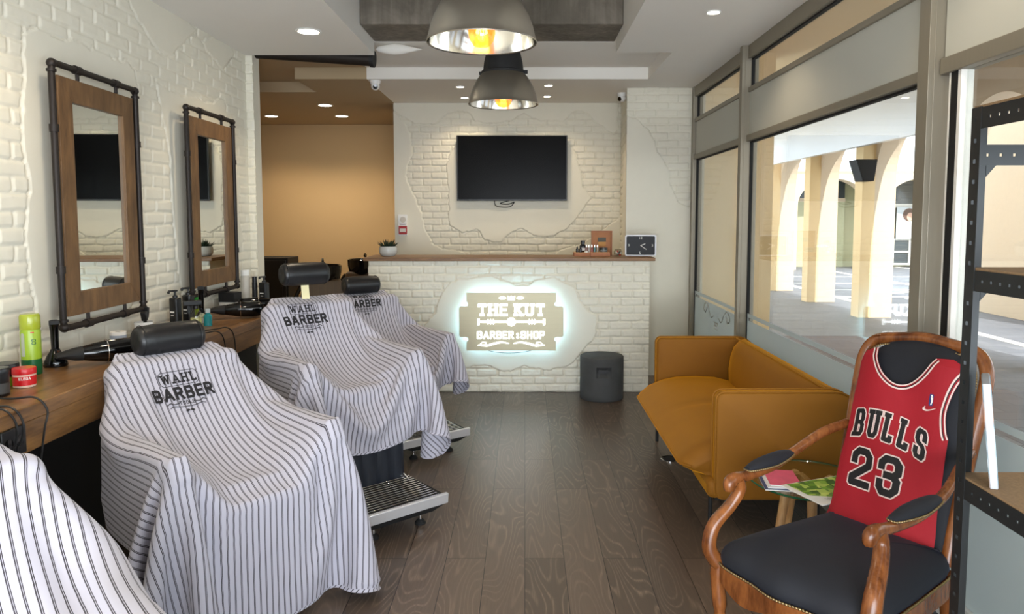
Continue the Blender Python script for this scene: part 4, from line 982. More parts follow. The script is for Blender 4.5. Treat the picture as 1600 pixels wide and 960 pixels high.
# ================================================================ barber chairs
def rbox(w, d, h, r, n=5):
    """rounded cushion: stacked rounded rectangles, centred, z from 0 to h"""
    rings = []
    for k in range(n+1):
        a = PI/2*k/n; i_ = r*(1-math.sin(a)); z = r*(1-math.cos(a))
        rings.append((i_, z))
    for k in range(n, -1, -1):
        a = PI/2*k/n; i_ = r*(1-math.sin(a)); rings.append((i_, h-r*(1-math.cos(a))))
    return [[Vector((x, y, z)) for x, y in rrect(w-2*i_, d-2*i_, max(.004, min(w, d)*.28-i_*.5), 5)] for i_, z in rings]
def barber_chair(label, x, y, rz, lift=0, fold=0, stem=True):
    t_ = thing('barber_chair', label, 'barber chair', (x, y, 0), rz, 'black barber chairs')
    z0 = lift
    M().lathe([(.0001, 0), (.30, 0), (.305, .012), (.29, .026), (.20, .038), (.09, .05), (.06, .07), (.0001, .07)], 56, (0, .05, 0)).build('base_plate', m_chrome, t_)
    M().lathe([(.302, .0), (.318, .004), (.318, .014), (.302, .016)], 56, (0, .05, 0), cap=False).build('rubber_rim', m_rubber, t_)
    M().lathe([(.055, .05), (.055, .26), (.035, .26), (.035, .36+z0), (.0001, .36+z0)], 28, (0, .05, 0)).build('pump_column', m_chrome, t_)
    M().box(-.18, .18, -.14, .24, .34+z0, .385+z0).build('seat_frame', m_pipe, t_, bevel=.01)
    M().loft(rbox(.48, .50, .13, .045), mat=Matrix.Translation((0, .01, .385+z0))).build('seat', m_leather, t_)
    tilt = math.radians(17)
    bm_ = Matrix.Translation((0, .22, .44+z0)) @ Matrix.Rotation(-tilt, 4, 'X')
    M().loft(rbox(.50, .105, .47, .042), mat=bm_).build('backrest', m_leather, t_)
    for s in (-1, 1):
        M().loft(rbox(.056, .50, .045, .02), mat=Matrix.Translation((s*.292, -.05, .626+z0))).build('armrest', m_leather, t_)
        M().tube([(s*.285, .18, .40+z0), (s*.292, .18, .64+z0)], .014, 10).tube([(s*.285, -.20, .40+z0), (s*.292, -.20, .64+z0)], .014, 10).tube([(s*.285, -.20, .41+z0), (s*.285, .18, .41+z0)], .012, 10).build('arm_frame', m_chrome, t_)
    hz = .97+lift*.55+(0 if stem != 2 else .0)
    hy = .40
    hz = HEADZ.get(label[:8], .97)
    if True:
        st_ = M().box(-.022, .022, -.004, .004, -.16, .02, Matrix.Translation((0, hy+.0, hz)) @ Matrix.Rotation(-.15, 4, 'X'))
        st_.build('headrest_stem', plain('satin_brass_stem', rgb(226, 216, 170), .35, .2, var=.03), t_, bevel=.002)
    # headrest: padded roll, seamed ends
    rings = []; n = 28; L = .128; R_ = .063
    for xx, rr in ((-L, .030), (-L-.003, .046), (-L+.004, .056), (-L+.018, .061), (-L*.5, .0635), (0, .064), (L*.5, .0635), (L-.018, .061), (L-.004, .056), (L+.003, .046), (L, .030)):
        rings.append([Vector((xx, rr*1.0*math.cos(2*PI*k/n), rr*.98*math.sin(2*PI*k/n)-(0 if abs(xx) < L*.9 else .0))) for k in range(n)])
    hr = M().loft(rings, mat=Matrix.Translation((0, hy-.01, hz)) @ Matrix.Rotation(-.1, 4, 'X') @ Matrix.Diagonal((1, .92, 1, 1)).to_4x4()).build('headrest', m_leather, t_, angle=1.2)
    for s in (-1, 1):
        M().tube([(s*(L-.018), hy-.01+.058*math.cos(2*PI*k/24), hz+.0625*math.sin(2*PI*k/24)) for k in range(24)], .0016, 5, closed=True).build('seam', m_leather, hr)
    # calf pad with stitched channels
    cp = Matrix.Translation((0, -.285, .135)) @ Matrix.Rotation(math.radians(-3), 4, 'X')
    m = M(); nx = 28; H_ = .40+lift-.10
    vs_ = []; fs = []
    for j, z in enumerate((0, .012, H_*.5, H_-.012, H_)):
        for i in range(nx+1):
            xx = -.19+.38*i/nx; ph = (i/nx*5) % 1
            dpt = -.022-.012*math.sin(PI*ph)**.5*(1 if 0 < j < 4 else 0)
            vs_.append((xx, dpt, z))
        vs_ += [(.19, .03, z), (-.19, .03, z)]
    w_ = nx+3
    for j in range(4):
        for i in range(w_): fs.append((j*w_+i, j*w_+(i+1) % w_, (j+1)*w_+(i+1) % w_, (j+1)*w_+i))
    fs += [tuple(range(w_))[::-1], tuple(range(4*w_, 5*w_))]
    m.add(vs_, fs, cp); m.build('calf_pad', plain('navy_black_leather', rgb(32, 36, 44), .38, var=.15, scale=60), t_)
    # footrest
    ft = bpy.data.objects.new('footrest', None)
    fm = Matrix.Translation((0, -.47+fold, .125)) @ Matrix.Rotation(math.radians(4), 4, 'X')
    m = M().loft([[(-.235, -.14, .0), (.235, -.14, .0), (.21, .17, .0), (-.21, .17, .0)], [(-.235, -.14, .014), (.235, -.14, .014), (.21, .17, .014), (-.21, .17, .014)]], mat=fm)
    fr_ = m.build('footrest', m_blackm, t_, bevel=.003)
    rm = M()
    for k in range(13):
        yk = -.125+.022*k; wk = .205+.0*k
        rm.box(-wk, wk, yk, yk+.007, .014, .021, fm)
    rr_ = rm.build('tread_ribs', m_chrome, fr_, bevel=.001)
    M().box(-.235, .235, -.158, -.138, -.02, .030, fm).build('front_edge', m_satin, fr_, bevel=.004)
    M().loft([[(-.225, -.150, -.022), (.225, -.150, -.022), (.225, -.02, -.022), (-.225, -.02, -.022)][::1], [(-.16, -.14, -.050), (.16, -.14, -.050), (.19, .06, -.040), (-.19, .06, -.040)]], mat=fm).build('under_frame', m_blackm, fr_, bevel=.004)
    for s in (-1, 1):
        M().tube([(s*.125, -.55+fold, .085), (s*.125, -.55+fold, .012)], .009, 12).build('peg', m_chrome, fr_)
        M().lathe([(.0001, 0), (.026, 0), (.026, .008), (.014, .022), (.0001, .024)], 20, (s*.125, -.55+fold, 0)).build('rubber_foot', m_rubber, fr_)
        M().tube([(s*.17, -.14, .36+z0), (s*.18, -.30, .16), (s*.18, -.42+fold, .12)], .012, 10).build('footrest_strut', m_chrome, fr_)
    return t_
# ---------------------------------------------------------------- cloth that falls over the chair
def drape(Wd, L, start, ang, colliders, r_corner=.12, nu=56, nv=60, steps=180, fric=.3, pin_w=.20, seed=0, shift=0, twist=0):
    """rest cloth (u across, v down), relaxed by gravity over rounded boxes; returns grid of positions + rest coords"""
    b = np.linspace(0, 1, nv)[:, None]*np.ones((1, nu)); a = np.linspace(-1, 1, nu)[None, :]*np.ones((nv, 1))
    v = b*L
    cut = np.clip((v-(L-r_corner))/r_corner, 0, 1)
    topc = np.clip((r_corner*1.6-v)/(r_corner*1.6), 0, 1)
    half = Wd/2-r_corner*(1-np.sqrt(np.maximum(0, 1-cut**2)))-r_corner*1.6*(1-np.sqrt(np.maximum(0, 1-topc**2)))
    u = a*half
    rest = np.stack([u, v], -1)
    rnd_ = np.random.RandomState(seed)
    ca, sa = math.cos(ang), math.sin(ang)
    x = u+shift; y = start[0]-v*ca; z = start[1]-v*sa+.004*vnoise(u*9+3, v*9, seed)
    P_ = np.stack([x*math.cos(twist)-0*y, y+x*math.sin(twist), z], -1).reshape(-1, 3); V_ = np.zeros_like(P_)
    idx = np.arange(nu*nv).reshape(nv, nu)
    pins = idx[:2, :].reshape(-1); pins = pins[np.abs(P_[pins, 0]-shift) < pin_w]
    P0 = P_[pins].copy()
    R2 = rest.reshape(-1, 2)
    cons = []
    def addc(A, B, k):
        A = A.reshape(-1); B = B.reshape(-1); cons.append((A, B, np.linalg.norm(R2[A]-R2[B], axis=1)[:, None], k))
    for s in (0, 1):
        addc(idx[:, s:-1:2], idx[:, s+1::2], 1); addc(idx[s:-1:2, :], idx[s+1::2, :], 1)
    for s in (0, 1):
        addc(idx[s:-1:2, :-1], idx[s+1::2, 1:], .5); addc(idx[s:-1:2, 1:], idx[s+1::2, :-1], .5)
    for s in (0, 1, 2, 3):
        A = idx[:, s::4]; B = idx[:, s+2::4]; n_ = min(A.shape[1], B.shape[1]); addc(A[:, :n_], B[:, :n_], .10)
        A = idx[s::4, :]; B = idx[s+2::4, :]; n_ = min(A.shape[0], B.shape[0]); addc(A[:n_], B[:n_], .10)
    dt = 1/75; th = .009
    for it in range(steps):
        V_[:, 2] -= 9.8*dt; V_ *= .955; sp_ = np.linalg.norm(V_, axis=1)[:, None]+1e-9; V_ *= np.minimum(1, 1.3/sp_)
        Q = P_+V_*dt
        for k in range(12):
            for A, B, l, st_ in cons:
                d_ = Q[A]-Q[B]; n_ = np.linalg.norm(d_, axis=1)[:, None]+1e-9
                c_ = d_*((n_-l)/n_*.5*st_); Q[A] -= c_; Q[B] += c_
            if k % 2 == 1:
                for (c, h, tl, r) in colliders:
                    if tl is None:      # arm: a solid block, entered only from where the cloth came
                        d_ = Q-np.array(c); hx, hy, hz_ = h[0]+th, h[1]+th, h[2]+th
                        top = hz_-np.maximum(0, np.abs(d_[:, 0])-hx+.022)**2/.022-np.maximum(0, np.abs(d_[:, 1])-hy+.03)**2/.03
                        ins_ = (np.abs(d_[:, 0]) < hx) & (np.abs(d_[:, 1]) < hy) & (d_[:, 2] < top) & (d_[:, 2] > -hz_)
                        pz = P_[:, 2]-c[2]; px_ = P_[:, 0]-c[0]; py_ = P_[:, 1]-c[1]
                        up_ = ins_ & (pz > top-.022)
                        fr_ = ins_ & ~up_ & (np.abs(py_) >= hy-.006)
                        sd_ = ins_ & ~up_ & ~fr_
                        Q[up_, 2] = c[2]+top[up_]
                        Q[fr_, 1] = c[1]+np.sign(py_[fr_])*hy
                        Q[sd_, 0] = c[0]+np.where(px_[sd_] > 0, hx, -hx)
                        if k == 11:
                            tn = Q[up_]-P_[up_]; tn[:, 2] = 0; Q[up_] -= tn*fric
                        continue
                    ct, st2 = math.cos(tl), math.sin(tl)
                    q = Q-np.array(c)
                    ly = q[:, 1]*ct+q[:, 2]*st2; lz = -q[:, 1]*st2+q[:, 2]*ct
                    p = np.stack([q[:, 0], ly, lz], -1); hh = np.array(h)-r
                    e = np.abs(p)-hh; out_ = np.maximum(e, 0); lo = np.linalg.norm(out_, axis=1)
                    ins = np.minimum(np.max(e, axis=1), 0); sd = lo+ins-r-th
                    m_ = sd < 0
                    if not m_.any(): continue
                    sg_ = np.sign(p+1e-12)
                    n_ = np.where((lo > 1e-9)[:, None], out_/(lo[:, None]+1e-12), (e == e.max(axis=1)[:, None]).astype(float))*sg_
                    corr = -sd[:, None]*n_*m_[:, None]
                    # friction against the start of the step
                    cy = corr[:, 1]*ct-corr[:, 2]*st2; cz = corr[:, 1]*st2+corr[:, 2]*ct
                    w = np.stack([corr[:, 0], cy, cz], -1)
                    Q += w
                    if k == 11:
                        nw = np.stack([n_[:, 0], n_[:, 1]*ct-n_[:, 2]*st2, n_[:, 1]*st2+n_[:, 2]*ct], -1)
                        dlt = Q-P_; dn = (dlt*nw).sum(1)[:, None]*nw; tn = dlt-dn
                        Q -= tn*(fric*m_[:, None])
            Q[:, 2] = np.maximum(Q[:, 2], .02)
            Q[pins] = P0
        V_ = (Q-P_)/dt; P_ = Q
    return P_.reshape(nv, nu, 3), rest
def cr(a, t_):
    """Catmull-Rom resample of grid a along axis 0 at parameters t_"""
    n = a.shape[0]; i = np.clip(np.floor(t_).astype(int), 0, n-2); f = (t_-i)[:, None, None]
    g = lambda k: a[np.clip(i+k, 0, n-1)]
    p0, p1, p2, p3 = g(-1), g(0), g(1), g(2)
    return .5*(2*p1+(p2-p0)*f+(2*p0-5*p1+4*p2-p3)*f*f+(3*p1-p0-3*p2+p3)*f**3)
t = NT('striped_cape_cotton'); tc = t.n('ShaderNodeTexCoord'); sx_ = t.n('ShaderNodeSeparateXYZ'); t.l(tc.outputs['UV'], sx_.inputs[0])
fu = t.math('FRACT', t.math('DIVIDE', sx_.outputs[0], .0225))
l1 = t.math('LESS_THAN', t.math('ABSOLUTE', t.math('SUBTRACT', fu, .43)), .06)
l2 = t.math('LESS_THAN', t.math('ABSOLUTE', t.math('SUBTRACT', fu, .585)), .045)
ln = t.math('MAXIMUM', l1, l2)
at_ = t.n('ShaderNodeAttribute', attribute_name='edge'); hem = t.math('LESS_THAN', at_.outputs['Fac'], .010)
fv_ = t.math('LESS_THAN', t.math('FRACT', t.math('DIVIDE', t.math('ADD', sx_.outputs[1], sx_.outputs[0]), .022)), .22)
ln = t.mix(hem, ln, fv_)
wv = t.noise(t.n('ShaderNodeTexCoord').outputs['UV'], 900, 2)
c_ = t.mix(ln, rgb(180, 178, 190), rgb(54, 50, 56))
bs = t.bsdf(c_, .85, 0, t.bump(wv, .06, .001), Sheen_Weight=.15); m_cape = t.m
def cape(label, chair, grid, rest, up=3, logo=(0, .23), lift=0):
    nv, nu = grid.shape[:2]
    tu = np.linspace(0, nu-1, (nu-1)*up+1); tv_ = np.linspace(0, nv-1, (nv-1)*up+1)
    fine_ = cr(cr(grid, tv_).transpose(1, 0, 2), tu).transpose(1, 0, 2)
    r3 = np.concatenate([rest, np.zeros_like(rest[..., :1])], -1)
    rf = cr(cr(r3, tv_).transpose(1, 0, 2), tu).transpose(1, 0, 2)[..., :2]
    NV, NU = fine_.shape[:2]
    me = bpy.data.meshes.new('barber_cape'); idx = np.arange(NU*NV).reshape(NV, NU)
    f = np.stack([idx[:-1, :-1], idx[1:, :-1], idx[1:, 1:], idx[:-1, 1:]], -1).reshape(-1, 4)
    me.vertices.add(NU*NV); me.vertices.foreach_set('co', fine_.reshape(-1).astype(np.float32))
    me.loops.add(f.size); me.loops.foreach_set('vertex_index', f.reshape(-1).astype(np.int32))
    me.polygons.add(len(f)); me.polygons.foreach_set('loop_start', np.arange(0, f.size, 4, dtype=np.int32))
    me.update(calc_edges=True)
    uv = me.uv_layers.new(name='UVMap'); uv.data.foreach_set('uv', (rf.reshape(-1, 2)[f.reshape(-1)]+[3, 0]).reshape(-1).astype(np.float32))
    hw = np.abs(rf[:, -1:, 0])
    ed = np.minimum(hw-np.abs(rf[..., 0]), np.minimum(rf[..., 1], rf[-1, 0, 1]-rf[..., 1]))
    # distance at rounded corners is judged in the rest plane
    at2 = me.attributes.new('edge', 'FLOAT', 'POINT'); at2.data.foreach_set('value', ed.reshape(-1).astype(np.float32))
    o = finish('barber_cape', me, m_cape, None, angle=3); o.location = chair.location; o.rotation_euler = chair.rotation_euler
    tag(o, label, 'barber cape', 'striped capes on the barber chairs')
    if logo:
        lu, lv_ = logo
        # interpolation on the fine grid through the rest coordinates (rows have constant v)
        vrow = rf[:, 0, 1]
        def fn(x, y):
            v = lv_-y; u = lu+x
            j = int(np.clip(np.searchsorted(vrow, v)-1, 0, NV-2)); fj = (v-vrow[j])/(vrow[j+1]-vrow[j]+1e-9)
            urow = rf[j, :, 0]; i = int(np.clip(np.searchsorted(urow, u)-1, 0, NU-2)); fi = (u-urow[i])/(urow[i+1]-urow[i]+1e-9)
            a, b, c, d = fine_[j, i], fine_[j, i+1], fine_[j+1, i], fine_[j+1, i+1]
            p = (a*(1-fi)+b*fi)*(1-fj)+(c*(1-fi)+d*fi)*fj
            n = np.cross(c-a, b-a); n = n/(np.linalg.norm(n)+1e-12)
            return Vector(p+n*.0028)
        q = move(lettering('WAHL', .030, .20, gap=.55, serif=.14), 0, .062)
        rr = rrect(.150, .054, .016, 5, 0, .062)
        q += [s_ for s_ in (seg(rr[k], rr[(k+1) % len(rr)], .0022, 1) for k in range(len(rr))) if s_]
        arc = lambda x, y: (x, y-.9*x*x)
        bq = move(lettering('BARBER', .040, .26, gap=.40), 0, .004)
        q += move(lettering('TOOLS', .012, .2, gap=.5), 0, -.034)
        for s in (1, -1):
            pts = spline([(s*.028, -.033, 0), (s*.05, -.036, 0), (s*.065, -.030, 0), (s*.078, -.036, 0)], 5)
            pts2 = spline([(0, -.050, 0), (s*.03, -.049, 0), (s*.055, -.044, 0), (s*.07, -.048, 0)], 5)
            for P2 in (pts, pts2): q += [s_ for s_ in (seg(a[:2], b[:2], .003, 1) for a, b in zip(P2[:-1], P2[1:])) if s_]
            q += [[(0, -.066), (s*.006, -.061), (s*.014, -.063), (s*.019, -.069), (s*.010, -.071)][::s]]
        lo = printed('printed_logo', q+bq, m_ink, fn, o, grid=.008)
    return o
HEADZ = {}
m_satin = plain('satin_chrome_edge', rgb(232, 234, 238), .3, .6, var=.02)
def coll(lift, back=True):
    t_ = math.radians(17); z0 = lift
    c = []
    # backrest centre: pivot (0,.22,.44) + rotated (0,0,.235)
    c.append(((0, .22+math.sin(t_)*.235, .44+z0+math.cos(t_)*.235), (.25, .0525, .235), -t_, .04))
    c.append(((0, .0, .455+z0), (.245, .265, .072), 0, .04))
    for s in (-1, 1):
        c.append(((s*.292, -.055, .54+z0), (.034, .268, .142), None, 0))
    c.append(((0, -.29, .33), (.19, .035, .16), 0, .02))
    return c
specs = [
 # key, label, x, y, angle(deg), lift, headrest z
 ('bc_1', 'black barber chair under a striped cape, nearest of the three with headrests in view', -1.134, 2.683, 50, .0, .965),
 ('bc_2', 'black barber chair with a raised headrest and chrome footrest, second in the row', -.951, 3.725, 41, .09, 1.14),
 ('bc_3', 'black barber chair farthest down the row, in front of the brick bar', -.91, 4.84, 38, .0, .975),
 ('bc_0', 'black barber chair mostly outside the lower left corner of the photo', -1.07, 1.28, 46, .0, .965),
]
chairs = {}
for key, lb, x, y, an, lf, hz in specs:
    HEADZ[lb[:8]] = hz
    chairs[key] = barber_chair(lb, x, y, math.radians(an), lf, fold=.34 if key in ('bc_1', 'bc_0') else 0)
g_, r_ = drape(1.47, 1.28, (.415, .925), .14, coll(.0), seed=1, r_corner=.17, shift=0, nu=56, nv=60)
cape('striped barber cape draped over the nearest full chair, reaching almost to the floor', chairs['bc_1'], g_, r_, logo=(-.03, .24))
g_, r_ = drape(1.56, 1.11, (.415, 1.015), .14, coll(.09), seed=2, nu=56, nv=52)
cape('striped barber cape on the second chair with its logo flat and fully readable', chairs['bc_2'], g_, r_, logo=(-.06, .19))
g_, r_ = drape(1.42, 1.10, (.415, .925), .14, coll(.0), seed=5, nu=52, nv=52)
cape('striped barber cape on the farthest chair before the brick bar', chairs['bc_3'], g_, r_, logo=(-.03, .15))
g_, r_ = drape(1.6, 1.34, (.415, .925), .14, coll(.0), seed=7, nu=52, nv=54)
cape('striped barber cape in the lower left corner of the photo, cut by the frame', chairs['bc_0'], g_, r_, logo=None)
# ================================================================ mustard sofa by the window
SX, SY, SH = 1.12, 4.02, .78
sf = thing('sofa', 'mustard yellow velvet sofa with thin black legs along the shop window', 'sofa', (SX, SY, 0))
def arm_outline():
    pts = []
    for (cx, cz, r, a0) in ((-.26+.035, .665-.035, .035, 180), (.375-.10, .665-.10, .10, 90), (.375-.06, .175+.06, .06, 0), (-.26+.04, .175+.04, .04, 270)):
        for k in range(7):
            a = math.radians(a0-90*k/6); pts.append((cx+r*math.cos(a), cz+r*math.sin(a)))
    return pts
ao = arm_outline()
for s in (-1, 1):
    y0 = s*SH; y1 = s*(SH-.075)
    rings = []
    for yy_, sc in ((y0, .965), (y0-s*.004, .985), (y0-s*.010, 1.0), (y1+s*.02, 1.0), (y1+s*.004, .985), (y1, .95)):
        rings.append([Vector(((x-.06)*(1-(1-sc)*.9)+.06, yy_, (z-.42)*(1-(1-sc)*.9)+.42)) for x, z in ao])
    arm_ = M().loft(rings).build('arm', m_mustard, sf, angle=1)
    for yp in (y0-s*.006, y1+s*.012):
        M().tube([(x*1.004, yp, z+.002) for x, z in ao], .0045, 6, closed=True).build('piping', m_mustard, arm_)
# back shell
bo = [(.375, .235), (.375, .565), (.366, .605), (.345, .64), (.31, .66), (.27, .665), (.235, .655), (.205, .62), (.185, .56), (.175, .48), (.178, .40), (.19, .33), (.20, .235)]
rings = []
for i in range(25):
    q = -1+2*i/24; e = max(0, abs(q)-.80)/.20
    yy_ = q*(SH-.070)
    rings.append([Vector((x+(.045*e**2 if x < .3 else 0), yy_, z)) for x, z in bo])
M().loft(rings).build('backrest', m_mustard, sf, angle=1.2)
M().tube([(.255, (-1+2*i/20)*(SH-.07), .667) for i in range(21)], .0045, 6).build('back_piping', m_mustard, sf)
# seat cushion, puffy with a seamed front lip
so = [(.20, .27), (.20, .40), (.10, .425), (-.02, .432), (-.14, .428), (-.24, .410), (-.33, .372), (-.385, .325), (-.398, .300), (-.385, .286), (-.33, .262), (-.20, .245)]
rings = []
for i in range(33):
    q = -1+2*i/32; e = max(0, abs(q)-.86)/.14
    yy_ = q*(SH-.078); c2 = math.sqrt(max(0, 1-e*e))
    dimple = .007*math.exp(-(q/.05)**2)
    rings.append([Vector((x+(.05*(1-c2) if x < -.2 else 0), yy_ if x > -.25 else yy_*1.0, z-(.018*(1-c2)+dimple*0 if z > .3 else 0)-dimple*(z > .38))) for x, z in so])
st2 = M().loft(rings).build('seat_cushion', m_mustard, sf, angle=1.2)
M().tube([(-.400+(.05*(1-math.sqrt(max(0, 1-(max(0, abs(q)-.86)/.14)**2)))), q*(SH-.078), .300) for q in [-1+2*i/32 for i in range(33)]], .0045, 6).build('piping', m_mustard, st2)
M().box(-.29, .36, -SH+.01, SH-.01, .172, .262).build('base', m_mustard, sf, bevel=.03, seg=4)
M().box(-.255, .33, -SH+.03, SH-.03, .160, .172).build('leg_frame', m_blackm, sf, bevel=.002)
for x in (-.262, .235):
    for y in (-SH+.075, SH-.12): M().tube([(x, y, .165), (x, y, 0)], .010, 12).build('leg', m_blackm, sf)
fo = at(1047, 718, Z=0)
fb = thing('floor_box', 'small round dark floor box with a bright rim, on the floor under the sofa front', 'floor box', (fo.x, fo.y, 0))
M().lathe([(.0001, .006), (.042, .006), (.05, .0), (.0001, 0)], 28).build('cover', m_blackm, fb); M().lathe([(.047, .003), (.056, .004), (.056, 0), (.047, 0)], 28, cap=False).build('rim', m_chrome, fb)
# ================================================================ glass side table and magazines
tbx, tby, TT = 1.125, 2.84, .42
gt_ = thing('side_table', 'round glass side table with splayed pale wooden legs behind the armchair', 'table', (tbx, tby, 0))
M().lathe([(.0001, TT-.008), (.232, TT-.008), (.236, TT-.004), (.232, TT), (.0001, TT)], 64).build('glass_top', m_tglass, gt_)
M().lathe([(.2325, TT-.0082), (.2370, TT-.004), (.2325, TT+.0002)], 64, cap=False).build('glass_edge', plain('green_glass_edge', rgb(30, 84, 56), .15), gt_)
for a in (200, 255, 20, 100):
    c, s = math.cos(math.radians(a)), math.sin(math.radians(a))
    M().tube([(c*.10, s*.10, TT-.009), (c*.11, s*.11, TT-.04), (c*.185, s*.185, .0)], [.018, .019, .011], 14).build('leg', m_legw, gt_)
M().box(-.10, .10, -.012, .012, TT-.03, TT-.010).box(-.012, .012, -.10, .10, TT-.03, TT-.010).build('cross_brace', m_legw, gt_, bevel=.002)
A_ = at(1221, 757, Z=TT+.03); B_ = at(1285, 788, Z=TT+.03)
ex = (B_-A_); el2 = ex.length; ex.normalize(); ey = Vector((-ex.y, ex.x, 0))
def magazine(label, o, ex, ey, w, d, z, th, cover, name='magazine', grp=None):
    ang = math.atan2(ex.y, ex.x)
    t_ = thing(name, label, 'magazine', (o.x, o.y, z), ang, grp)
    M().box(0, w, 0, d, 0, th).build('pages', m_white2, t_, smooth=False, bevel=.0008)
    M().box(-.001, w+.001, -.001, d+.001, th, th+.0008).build('cover', cover, t_, smooth=False)
    return t_
t = NT('green_tiled_photo'); v = t.coord(scale=(38, 38, 1), rot=(0, 0, .3)); ch = t.n('ShaderNodeTexVoronoi', i_Scale=1); ch.distance = 'CHEBYCHEV'; t.l(v, ch.inputs[0])
sc_ = t.n('ShaderNodeSeparateColor'); t.l(ch.outputs['Color'], sc_.inputs[0])
t.bsdf(t.ramp(sc_.outputs[0], [(.1, rgb(36, 92, 30)), (.5, rgb(112, 168, 40)), (.9, rgb(196, 216, 110))]), .35); m_green = t.m
mg = magazine('white brochure with a green tiled picture hanging over the side table edge', A_, ex, ey, el2, .30, TT+.022, .004, plain('glossy_white_cover', rgb(238, 238, 234), .25))
gp = M(); gp.add([(.004, .02, .0056), (el2*.58, .02, .0056), (el2-.006, .15, .0056), (el2-.006, .296, .0056), (.004, .296, .0056)], [(0, 1, 2, 3, 4)]); gp.build('cover_picture', m_green, mg, smooth=False)
sq = [s_ for P2 in (spline([(0, 0, 0), (.012, .03, 0), (.026, .02, 0), (.012, .0, 0), (.03, .01, 0), (.045, .035, 0), (.05, .01, 0), (.062, .0, 0), (.07, .03, 0)], 6),) for s_ in (seg(a[:2], b[:2], .0022, 1) for a, b in zip(P2[:-1], P2[1:])) if s_]
printed('handwritten_title', sq, m_ink, lambda x, y: Vector((el2*.80+y*.6, .05+x*1.0, .0058)), mg)
C_ = at(1196, 764, Z=TT+.008)
for i, (c, nm) in enumerate(((rgb(60, 76, 120), 'dark blue edged'), (rgb(232, 230, 236), 'white'), (rgb(226, 96, 130), 'pink covered'))):
    magazine('%s magazine piled at the near edge of the side table, %s' % (nm, ('lowest', 'middle', 'uppermost')[i]), C_+Vector((.012*i, .008*i, 0)), Vector((.98, -.14, 0)), Vector((.14, .98, 0)), .115, .17, TT+.0006+.0062*i, .005, plain('magazine_cover_%d' % i, c, .3, var=.3), grp='magazines piled on the side table')
# ================================================================ carved armchair
AC = thing('armchair', 'carved walnut armchair with dark navy velvet seat wearing a red basketball jersey', 'armchair', (.955, 2.19, 0), math.radians(-56))
def seat_out(off=0, n=96):
    """closed outline: serpentine front, straight sides, narrower back"""
    key = [(-.245, -.20), (-.225, -.245), (-.17, -.262), (-.09, -.270), (0, -.288), (.09, -.270), (.17, -.262), (.225, -.245), (.245, -.20), (.238, -.05), (.222, .12), (.205, .255), (.17, .275), (0, .28), (-.17, .275), (-.205, .255), (-.222, .12), (-.238, -.05)]
    pts = spline([(x, y, 0) for x, y in key], 6, closed=True); out = []
    for i, p in enumerate(pts):
        tt = (pts[(i+1) % len(pts)]-pts[i-1]).normalized(); nn = Vector((tt.y, -tt.x, 0)); out.append(p+nn*off)
    return out
rings = []
for off, z in ((-.004, .352), (.004, .362), (.008, .376), (.006, .392), (-.002, .408), (-.014, .422), (-.028, .432)):
    rings.append([Vector((p.x, p.y, z)) for p in seat_out(off)])
base_ = rings[-1]
for f_2, z in ((.92, .441), (.82, .449), (.68, .455), (.5, .459), (.25, .461), (.02, .462)): rings.append([Vector((q.x*f_2, q.y*f_2, z)) for q in base_])
M().loft(rings).build('seat_cushion', m_navy, AC, angle=1.5)
o1, o2 = seat_out(.012), seat_out(-.02); n = len(o1); vs_ = []; fs = []
for i in range(n):
    x = o1[i].x; fr = o1[i].y < -.19
    zb = .295+(.016*math.cos(x/.245*2*PI)-.004 if fr else 0)
    for p, z in ((o1[i], .362), (o1[i], zb), (o2[i], zb), (o2[i], .362)): vs_.append((p.x, p.y, z))
for i in range(n):
    j = (i+1) % n
    for k in range(4): fs.append((i*4+k, i*4+(k+1) % 4, j*4+(k+1) % 4, j*4+k))
M().add(vs_, fs).build('seat_rail', m_chairw, AC, bevel=.003, angle=.8)
def beads(name, pts, r, parent, closed=False, pitch=None):
    """continuous beaded nail strip"""
    pts = [Vector(p) for p in pts]
    if closed: pts.append(pts[0])
    L = [0]
    for a, b in zip(pts[:-1], pts[1:]): L.append(L[-1]+(b-a).length)
    pitch = pitch or r*2.3; N = max(4, int(L[-1]/pitch)); out = []; rr = []; j = 0
    for i in range(N*4+1):
        s = L[-1]*i/(N*4)
        while j < len(L)-2 and L[j+1] < s: j += 1
        out.append(pts[j].lerp(pts[j+1], (s-L[j])/max(1e-9, L[j+1]-L[j]))); rr.append((.35, .85, 1, .85)[i % 4]*r)
    return M().tube(out, rr, 8).build(name, m_brass, parent, angle=1)
beads('nail_trim', [(p.x, p.y, .364) for p in seat_out(.013)], .0042, AC, closed=True)
def back_pt(x, s, h=0):
    return Vector((x, .285+.2873*s-.958*h, .38+.958*s+.287*h))
